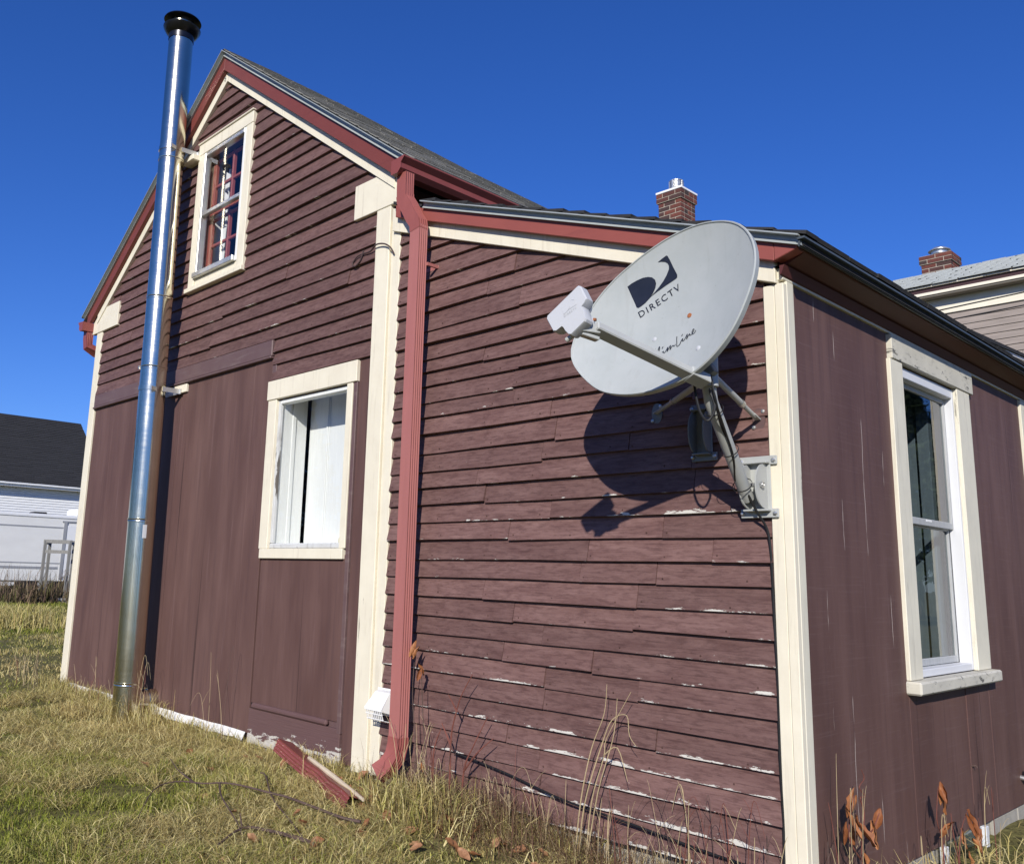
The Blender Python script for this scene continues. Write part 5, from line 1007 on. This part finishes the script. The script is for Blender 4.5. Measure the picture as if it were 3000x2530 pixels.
# weed bank in front of the trailer, and a mound of dead grass nearer
WP = (np.array([(0.09, 0.085, 0.03), (0.12, 0.13, 0.04), (0.08, 0.055, 0.035)]), np.array([(0.30, 0.23, 0.15), (0.20, 0.14, 0.10), (0.13, 0.09, 0.07)]))
x = rng.uniform(-27.5, -23.2, 15000); y = rng.uniform(1.0, 11, 15000); N = len(x)
blades('weed_bank', x, y, rng.uniform(0.08, 0.8, N) * (0.15 + 1.1 * vnoise(x, y, 0.7, 31)), rng.uniform(0.015, 0.04, N), np.clip(rng.normal(0.35, 0.2, N), 0.02, 0.9), rng.random(N), 'dark tangled weeds along the far edge of the lawn', 'weeds', pal=WP)
x = rng.uniform(-26, -23.5, 900); y = rng.uniform(1.5, 10, 900)
blades('weed_bank', x, y, rng.uniform(0.5, 1.4, 900), rng.uniform(0.008, 0.016, 900), np.clip(rng.normal(0.22, 0.12, 900), 0.02, 0.6), np.clip(rng.normal(0.9, 0.1, 900), 0, 1), 'thin tall dead stalks rising from the weeds by the trailer', 'weeds', pal=WP)
x = rng.normal(-15.5, 0.9, 5000); y = rng.normal(2.15, 0.45, 5000); N = len(x)
blades('dead_grass_mound', x, y, rng.uniform(0.15, 0.5, N), rng.uniform(0.008, 0.016, N), np.clip(rng.normal(0.5, 0.25, N), 0.02, 0.95), np.clip(rng.normal(0.75, 0.25, N), 0, 1), 'low mound of dead straw grass on the lawn left of the house', 'dry grass')
def tree(x_, y_, h, label, grp='pines added across the side yard'):
    t = thing('added_pine_tree', (x_, y_, float(gz(x_, y_))), label, 'tree', grp); b = Vector((x_, y_, float(gz(x_, y_))))
    m = MB(); m.tube([b, b + Vector((0.1, 0, h * 0.5)), b + Vector((0, 0.1, h * 0.95))], 0.22, 8, [1, 0.7, 0.2]); m.build('trunk', 'bark', t, 0, True)
    n = 3500; zz = rng.uniform(0.12, 1.0, n) ** 0.8; rad = (1.02 - zz) * h * 0.30 * np.sqrt(rng.uniform(0.15, 1, n)) * (0.75 + 0.5 * vnoise(zz * 9 + 3, zz * 0, 1.0, int(h * 10))); a = rng.uniform(0, 6.28, n)
    P = np.c_[b.x + rad * np.cos(a), b.y + rad * np.sin(a), b.z + zz * h]; d = rng.normal(0, 1, (n, 3)); d[:, 2] -= 0.4; d /= np.linalg.norm(d, axis=1)[:, None]; e = np.cross(d, rng.normal(0, 1, (n, 3))); e /= np.linalg.norm(e, axis=1)[:, None]
    L = rng.uniform(0.25, 0.5, (n, 1)); W = L * 0.28; v = np.stack([P - e * W, P + e * W, P + d * L], 1).reshape(-1, 3); mo('crown', v, [(3 * i, 3 * i + 1, 3 * i + 2) for i in range(n)], 'pine', t)
simple('pine', (0.035, 0.055, 0.022), 0.8, 0, 0.4, 3)
for i, (x_, y_, h) in enumerate(((7.0, 27, 8.5), (10.5, 30, 10.0), (14.0, 29, 9.0), (17.5, 33, 11.0), (12.3, 36, 10.0))): tree(x_, y_, h, 'dark pine added out of view across the yard to darken the right wall window')  # unseen pines, added so the side window reflects something dark
for i, (x_, y_, h) in enumerate(((-34, -20, 10), (-29, -26, 12), (-24, -30, 10), (-17, -33, 12), (-10, -36, 11), (-3, -38, 12), (4, -40, 11), (12, -42, 12), (24, -38, 12), (31, -32, 11), (36, -24, 12), (38, -14, 10))): tree(x_, y_, h, 'dark pine added out of view behind the viewer for dark reflections in the stove pipe', 'pines added behind the viewer')  # unseen pines added behind the camera to give the pipe dark reflections
# ------------------------------------------------------------------ weeds, leaves, branches
def leaf_mesh(L, W, curl, seed):
    r = random.Random(seed); v = []; f = []; n, m_ = 6, 4
    for i in range(n + 1):
        t = i / n; wd = W * (math.sin(math.pi * min(1, t * 0.92 + 0.06)) ** 0.8) * (1 + r.uniform(-0.14, 0.14))
        for j in range(m_ + 1):
            s = j / m_ * 2 - 1; a = s * curl * (0.7 + 0.5 * t); rr = wd / max(0.3, curl)
            v.append((math.sin(a) * rr, t * L + r.uniform(-0.002, 0.002), (1 - math.cos(a)) * rr + 0.25 * L * t * t * curl * 0.5 + r.uniform(-0.004, 0.004)))
    for i in range(n):
        for j in range(m_): a = i * (m_ + 1) + j; f.append((a, a + 1, a + m_ + 2, a + m_ + 1))
    return v, f
LM = []
for s in range(6):
    v, f = leaf_mesh(random.uniform(0.06, 0.095), random.uniform(0.016, 0.025), random.uniform(1.0, 2.0), s); me = bpy.data.meshes.new('leaf'); me.from_pydata(v, [], f); me.polygons.foreach_set('use_smooth', [True] * len(f)); LM.append(me)
def leaf(name, loc, rot, s, mat, parent=None):
    me = random.choice(LM)
    key = me.name + mat
    if key not in LMC: c = me.copy(); c.materials.append(MAT[mat]); LMC[key] = c
    o = bpy.data.objects.new(name, LMC[key]); link(o, parent); o.location = loc; o.rotation_euler = rot; wd = random.uniform(1.0, 1.5) if name == 'fallen_leaf' else random.uniform(0.55, 0.85); o.scale = (s * wd, s * (0.85 if name == 'fallen_leaf' else 1), s * 1.2); return o
LMC = {}
lv = [(-2.32, -0.92), (-2.27, -0.7), (-1.67, -0.92), (-1.82, -0.6), (-1.66, -0.69), (-1.74, -0.46), (-1.84, -0.33), (-1.89, -0.79), (-1.75, -1.3), (-1.84, -1.05), (-2.07, -0.25), (-2.33, -0.14), (-3.29, -0.23), (-3.21, -0.19), (-1.45, -0.48), (-1.51, -0.33), (-1.18, -0.47), (-1.43, -0.58), (-1.27, -0.43), (-1.61, -1.02), (-3.53, -0.74), (-3.67, -0.44), (-1.82, -1.34), (-1.94, -1.57), (-2.06, -1.42), (-1.52, -0.2), (-1.19, -0.4), (-1.25, -0.12), (-1.0, -0.16), (-1.38, -0.14), (-1.02, -0.42), (-1.70, -0.62), (-1.58, -0.40), (-1.35, -0.30), (-0.95, -0.3), (-3.1, -0.55), (-4.4, -0.5)]
for _ in range(34): lv.append((random.uniform(-3.0, -0.5), -abs(random.gauss(0, 0.35)) - 0.08))
for x_, y_ in lv:
    o = leaf('fallen_leaf', (x_, y_, float(gz(x_, y_)) + 0.022), (random.uniform(-0.6, 0.6), random.uniform(-0.6, 0.6), random.uniform(0, 6.3)), random.uniform(0.8, 1.25), 'leaf')
    tag(o, 'curled orange brown dead leaf lying in the grass before the front wall', 'leaf', 'fallen leaves in the grass')
def stem(pts, r0, mat, parent, name='stem', n=6):
    P = smoothpath(pts, 4); m = MB(); m.tube(P, r0, n, [1 - 0.65 * i / (len(P) - 1) for i in range(len(P))]); return m.build(name, mat, parent, 0, True)
def weed(name, base, label, stems, leaves, mat, lmat='leaf_orange', r=0.004):
    t = thing(name, base, label, 'weed')
    for s in stems: stem(s, r, mat, t)
    for (p, s) in leaves: leaf('leaf', p, (random.uniform(-1.85, -1.1), random.uniform(-0.4, 0.4), random.uniform(0, 6.3)), s, lmat, t)
    return t
G0 = lambda x_, y_: (x_, y_, float(gz(x_, y_)) - 0.02)
weed('seedling', (-1.84, -0.12, -1.13), 'thin weed with rusty orange leaves close to the right of the downspout', [[G0(-1.83, -0.12), (-1.844, -0.12, -0.93), (-1.879, -0.12, -0.765), (-1.897, -0.12, -0.627), (-1.907, -0.12, -0.533), (-1.922, -0.12, -0.466)], [G0(-1.92, -0.13), (-1.939, -0.12, -0.84), (-1.974, -0.12, -0.595), (-1.967, -0.12, -0.40)]],
     [((-1.953, -0.125, -0.33), 1.0), ((-1.945, -0.11, -0.36), 1.0), ((-1.93, -0.13, -0.44), 1.0), ((-1.912, -0.12, -0.46), 0.8), ((-1.87, -0.14, -0.9), 0.7)], 'bark', r=0.0042)
weed('red_stemmed_weed', (-1.69, -0.12, -1.13), 'leafless reddish stems branching up the lower clapboards', [[G0(-1.69, -0.12), (-1.683, -0.12, -0.929), (-1.681, -0.12, -0.75), (-1.642, -0.12, -0.616), (-1.606, -0.12, -0.541), (-1.546, -0.12, -0.458)], [(-1.645, -0.12, -0.64), (-1.688, -0.14, -0.563)], [G0(-1.62, -0.1), (-1.60, -0.11, -0.9), (-1.54, -0.11, -0.78), (-1.46, -0.10, -0.64)], [G0(-1.75, -0.15), (-1.76, -0.16, -0.85), (-1.72, -0.15, -0.72)], [(-1.60, -0.11, -0.9), (-1.50, -0.12, -0.80), (-1.42, -0.1, -0.73)], [(-1.681, -0.12, -0.80), (-1.74, -0.13, -0.70)]], [], 'red_stem', r=0.0055)
weed('dry_stalks', (-0.87, -0.12, -1.15), 'tall bent dry grass stalks right of the middle of the lean-to wall', [[G0(-0.93, -0.12), (-0.895, -0.12, -0.9), (-0.84, -0.12, -0.688), (-0.774, -0.12, -0.541), (-0.759, -0.12, -0.422)], [G0(-0.90, -0.13), (-0.877, -0.12, -0.913), (-0.782, -0.12, -0.652), (-0.732, -0.12, -0.557), (-0.662, -0.12, -0.532), (-0.649, -0.12, -0.606), (-0.616, -0.12, -0.643)], [G0(-0.88, -0.11), (-0.84, -0.12, -0.895), (-0.775, -0.12, -0.705), (-0.761, -0.12, -0.632), (-0.64, -0.12, -0.44)], [G0(-0.86, -0.14), (-0.80, -0.13, -0.85), (-0.72, -0.13, -0.62), (-0.70, -0.13, -0.47)], [(-0.775, -0.12, -0.70), (-0.70, -0.13, -0.66), (-0.66, -0.12, -0.78)]], [], 'straw_stem', r=0.0032)
def stalk_clump(x0, x1, y0, n, hmax, label, side=False):
    t = thing('dry_stalks', ((x0 + x1) / 2, y0, -1.15) if not side else (y0, (x0 + x1) / 2, -1.2), label, 'weed')
    for i in range(n):
        a = random.uniform(x0, x1); d = y0 + random.uniform(-0.06, 0.05); p = (a, d) if not side else (d, a); b = Vector(G0(*p)); h = random.uniform(0.4, 1.0) * hmax; dx = random.uniform(-0.25, 0.25) * h
        ex = Vector((dx, random.uniform(-0.03, 0.02), 0)) if not side else Vector((random.uniform(-0.02, 0.03), dx, 0))
        pts = [b, b + ex * 0.3 + Vector((0, 0, h * 0.5)), b + ex * 0.8 + Vector((0, 0, h * 0.9))]
        if random.random() < 0.5: pts += [b + ex * 1.3 + Vector((0, 0, h * 0.95)), b + ex * 2.0 + Vector((0, 0, h * 0.72))]
        else: pts += [b + ex + Vector((0, 0, h))]
        mt = random.choice(['straw_stem', 'straw_stem', 'bark', 'red_stem']); stem(pts, random.uniform(0.0012, 0.0026), mt, t, 'stalk', 4)
        for _ in range(random.choice([0, 1, 2])):
            q = Vector(pts[1]).lerp(Vector(pts[2]), random.random()); o_ = Vector((random.uniform(-0.09, 0.09), random.uniform(-0.03, 0.02), random.uniform(0.03, 0.12)))
            if side: o_ = Vector((o_.y * -1, o_.x, o_.z))
            stem([q, q + o_ * 0.6 + Vector((0, 0, 0.01)), q + o_], 0.0011, mt, t, 'side_twig', 4)
    return t
stalk_clump(-0.50, -0.08, -0.10, 26, 0.50, 'dry straw stalks crowding the foot of the right corner board'); stalk_clump(-1.5, -1.0, -0.10, 26, 0.40, 'loose dry stalks along the wall foot left of the bent stalks')
stalk_clump(-0.80, -0.45, -0.12, 18, 0.42, 'sparse dry stalks between the bent stalks and the corner clump'); stalk_clump(-5.0, -4.7, -0.22, 9, 0.55, 'dry curling stalks right of the stove pipe foot'); stalk_clump(-6.3, -5.5, -0.15, 12, 0.40, 'dry stalks left of the stove pipe foot')
stalk_clump(-4.3, -3.7, -0.10, 5, 0.75, 'few tall single stalks before the plywood panels'); stalk_clump(-7.3, -6.7, -0.3, 14, 0.35, 'pale dry stalks around the left corner of the house'); stalk_clump(-1.95, -1.70, -0.16, 20, 0.45, 'fine stalks just right of the downspout elbow')
t = weed('side_weed', (0.12, 0.19, -1.2), 'largest rusty leaved weed on the right wall near the corner board', [[G0(0.12, 0.18), (0.12, 0.188, -0.967), (0.12, 0.194, -0.888), (0.12, 0.223, -0.795), (0.12, 0.199, -0.742), (0.12, 0.241, -0.74), (0.12, 0.194, -0.705), (0.12, 0.239, -0.681), (0.12, 0.221, -0.648)], [(0.12, 0.194, -0.888), (0.12, 0.29, -0.86), (0.12, 0.36, -0.81)], [(0.12, 0.19, -0.95), (0.12, 0.09, -0.85), (0.12, 0.15, -0.72)]],
         [((0.12, 0.15, -0.70), 1.1), ((0.12, 0.17, -0.73), 1.2), ((0.125, 0.155, -0.79), 1.5), ((0.12, 0.15, -0.80), 1.2), ((0.12, 0.071, -0.76), 1.2), ((0.12, 0.07, -0.80), 1.0), ((0.12, 0.289, -0.83), 1.1), ((0.12, 0.364, -0.80), 1.0), ((0.12, 0.193, -0.91), 0.9)], 'red_stem', r=0.004)
weed('side_weed', (0.12, 0.95, -1.2), 'weed with one drooping orange leaf pair on the right wall below the window', [[G0(0.12, 0.96), (0.12, 0.958, -1.012), (0.12, 0.915, -0.921), (0.12, 0.956, -0.80)]], [((0.12, 0.98, -0.785), 1.2), ((0.12, 1.0, -0.82), 1.2), ((0.12, 0.97, -0.80), 0.9)], 'red_stem', r=0.0035)
weed('side_weed', (0.12, 1.15, -1.25), 'cluster of orange leaved stems in front of the basement window', [[G0(0.12, 1.13), (0.12, 1.125, -1.102), (0.12, 1.089, -1.001), (0.12, 1.077, -0.922)], [G0(0.12, 1.15), (0.12, 1.139, -1.105), (0.12, 1.194, -0.998), (0.12, 1.282, -0.94)]], [((0.12, 1.281, -0.935), 1.2), ((0.12, 1.25, -0.95), 1.1), ((0.12, 1.099, -0.96), 1.2), ((0.12, 1.195, -1.0), 1.1), ((0.12, 1.433, -1.04), 1.0), ((0.12, 1.312, -1.06), 1.0), ((0.12, 1.256, -1.10), 1.0)], 'red_stem', r=0.0035)
stalk_clump(0.0, 0.12, 0.12, 9, 0.7, 'tall thin straw stalks on the right wall beside the corner board', True); stalk_clump(0.9, 1.7, 0.12, 12, 0.35, 'straw stalks in front of the basement window', True)
br = thing('bare_branch', (-2.2, -0.8, -1.12), 'long bare dark branch lying over the grass below the loose downspout piece', 'branch')
B1_ = [(-2.389, -1.335, -1.11), (-2.748, -1.084, -1.06), (-2.806, -0.934, -1.05), (-2.693, -0.851, -1.05), (-2.652, -0.773, -1.05), (-2.548, -0.724, -1.05), (-2.332, -0.677, -1.055), (-2.246, -0.647, -1.06), (-1.993, -0.629, -1.07), (-1.828, -0.632, -1.07), (-1.728, -0.607, -1.07)]
stem(B1_[::-1], 0.0068, 'bark', br, 'main_stem'); stem([(-2.644, -0.786, -1.05), (-2.454, -0.883, -1.06), (-2.051, -1.031, -1.07), (-1.933, -1.074, -1.09)], 0.005, 'bark', br, 'twig'); stem([(-2.74, -0.497, -1.05), (-2.659, -0.515, -1.05), (-2.29, -0.706, -1.06), (-1.973, -0.823, -1.07), (-1.692, -0.917, -1.09)], 0.005, 'bark', br, 'twig'); stem([(-2.761, -0.873, -1.05), (-3.087, -0.788, -1.06), (-3.389, -0.686, -1.06)], 0.0045, 'bark', br, 'twig')
b2 = thing('bare_branch', (-1.9, -1.05, -1.13), 'shorter thick bare branch in the grass nearest the camera', 'branch')
stem([(-1.661, -0.892, -1.10), (-1.738, -0.917, -1.09), (-1.91, -0.967, -1.085), (-1.999, -1.034, -1.085), (-1.869, -1.233, -1.10), (-1.821, -1.338, -1.13)], 0.0095, 'bark', b2, 'main_stem'); stem([(-1.999, -1.034, -1.085), (-2.03, -1.03, -1.03)], 0.005, 'bark', b2, 'twig')
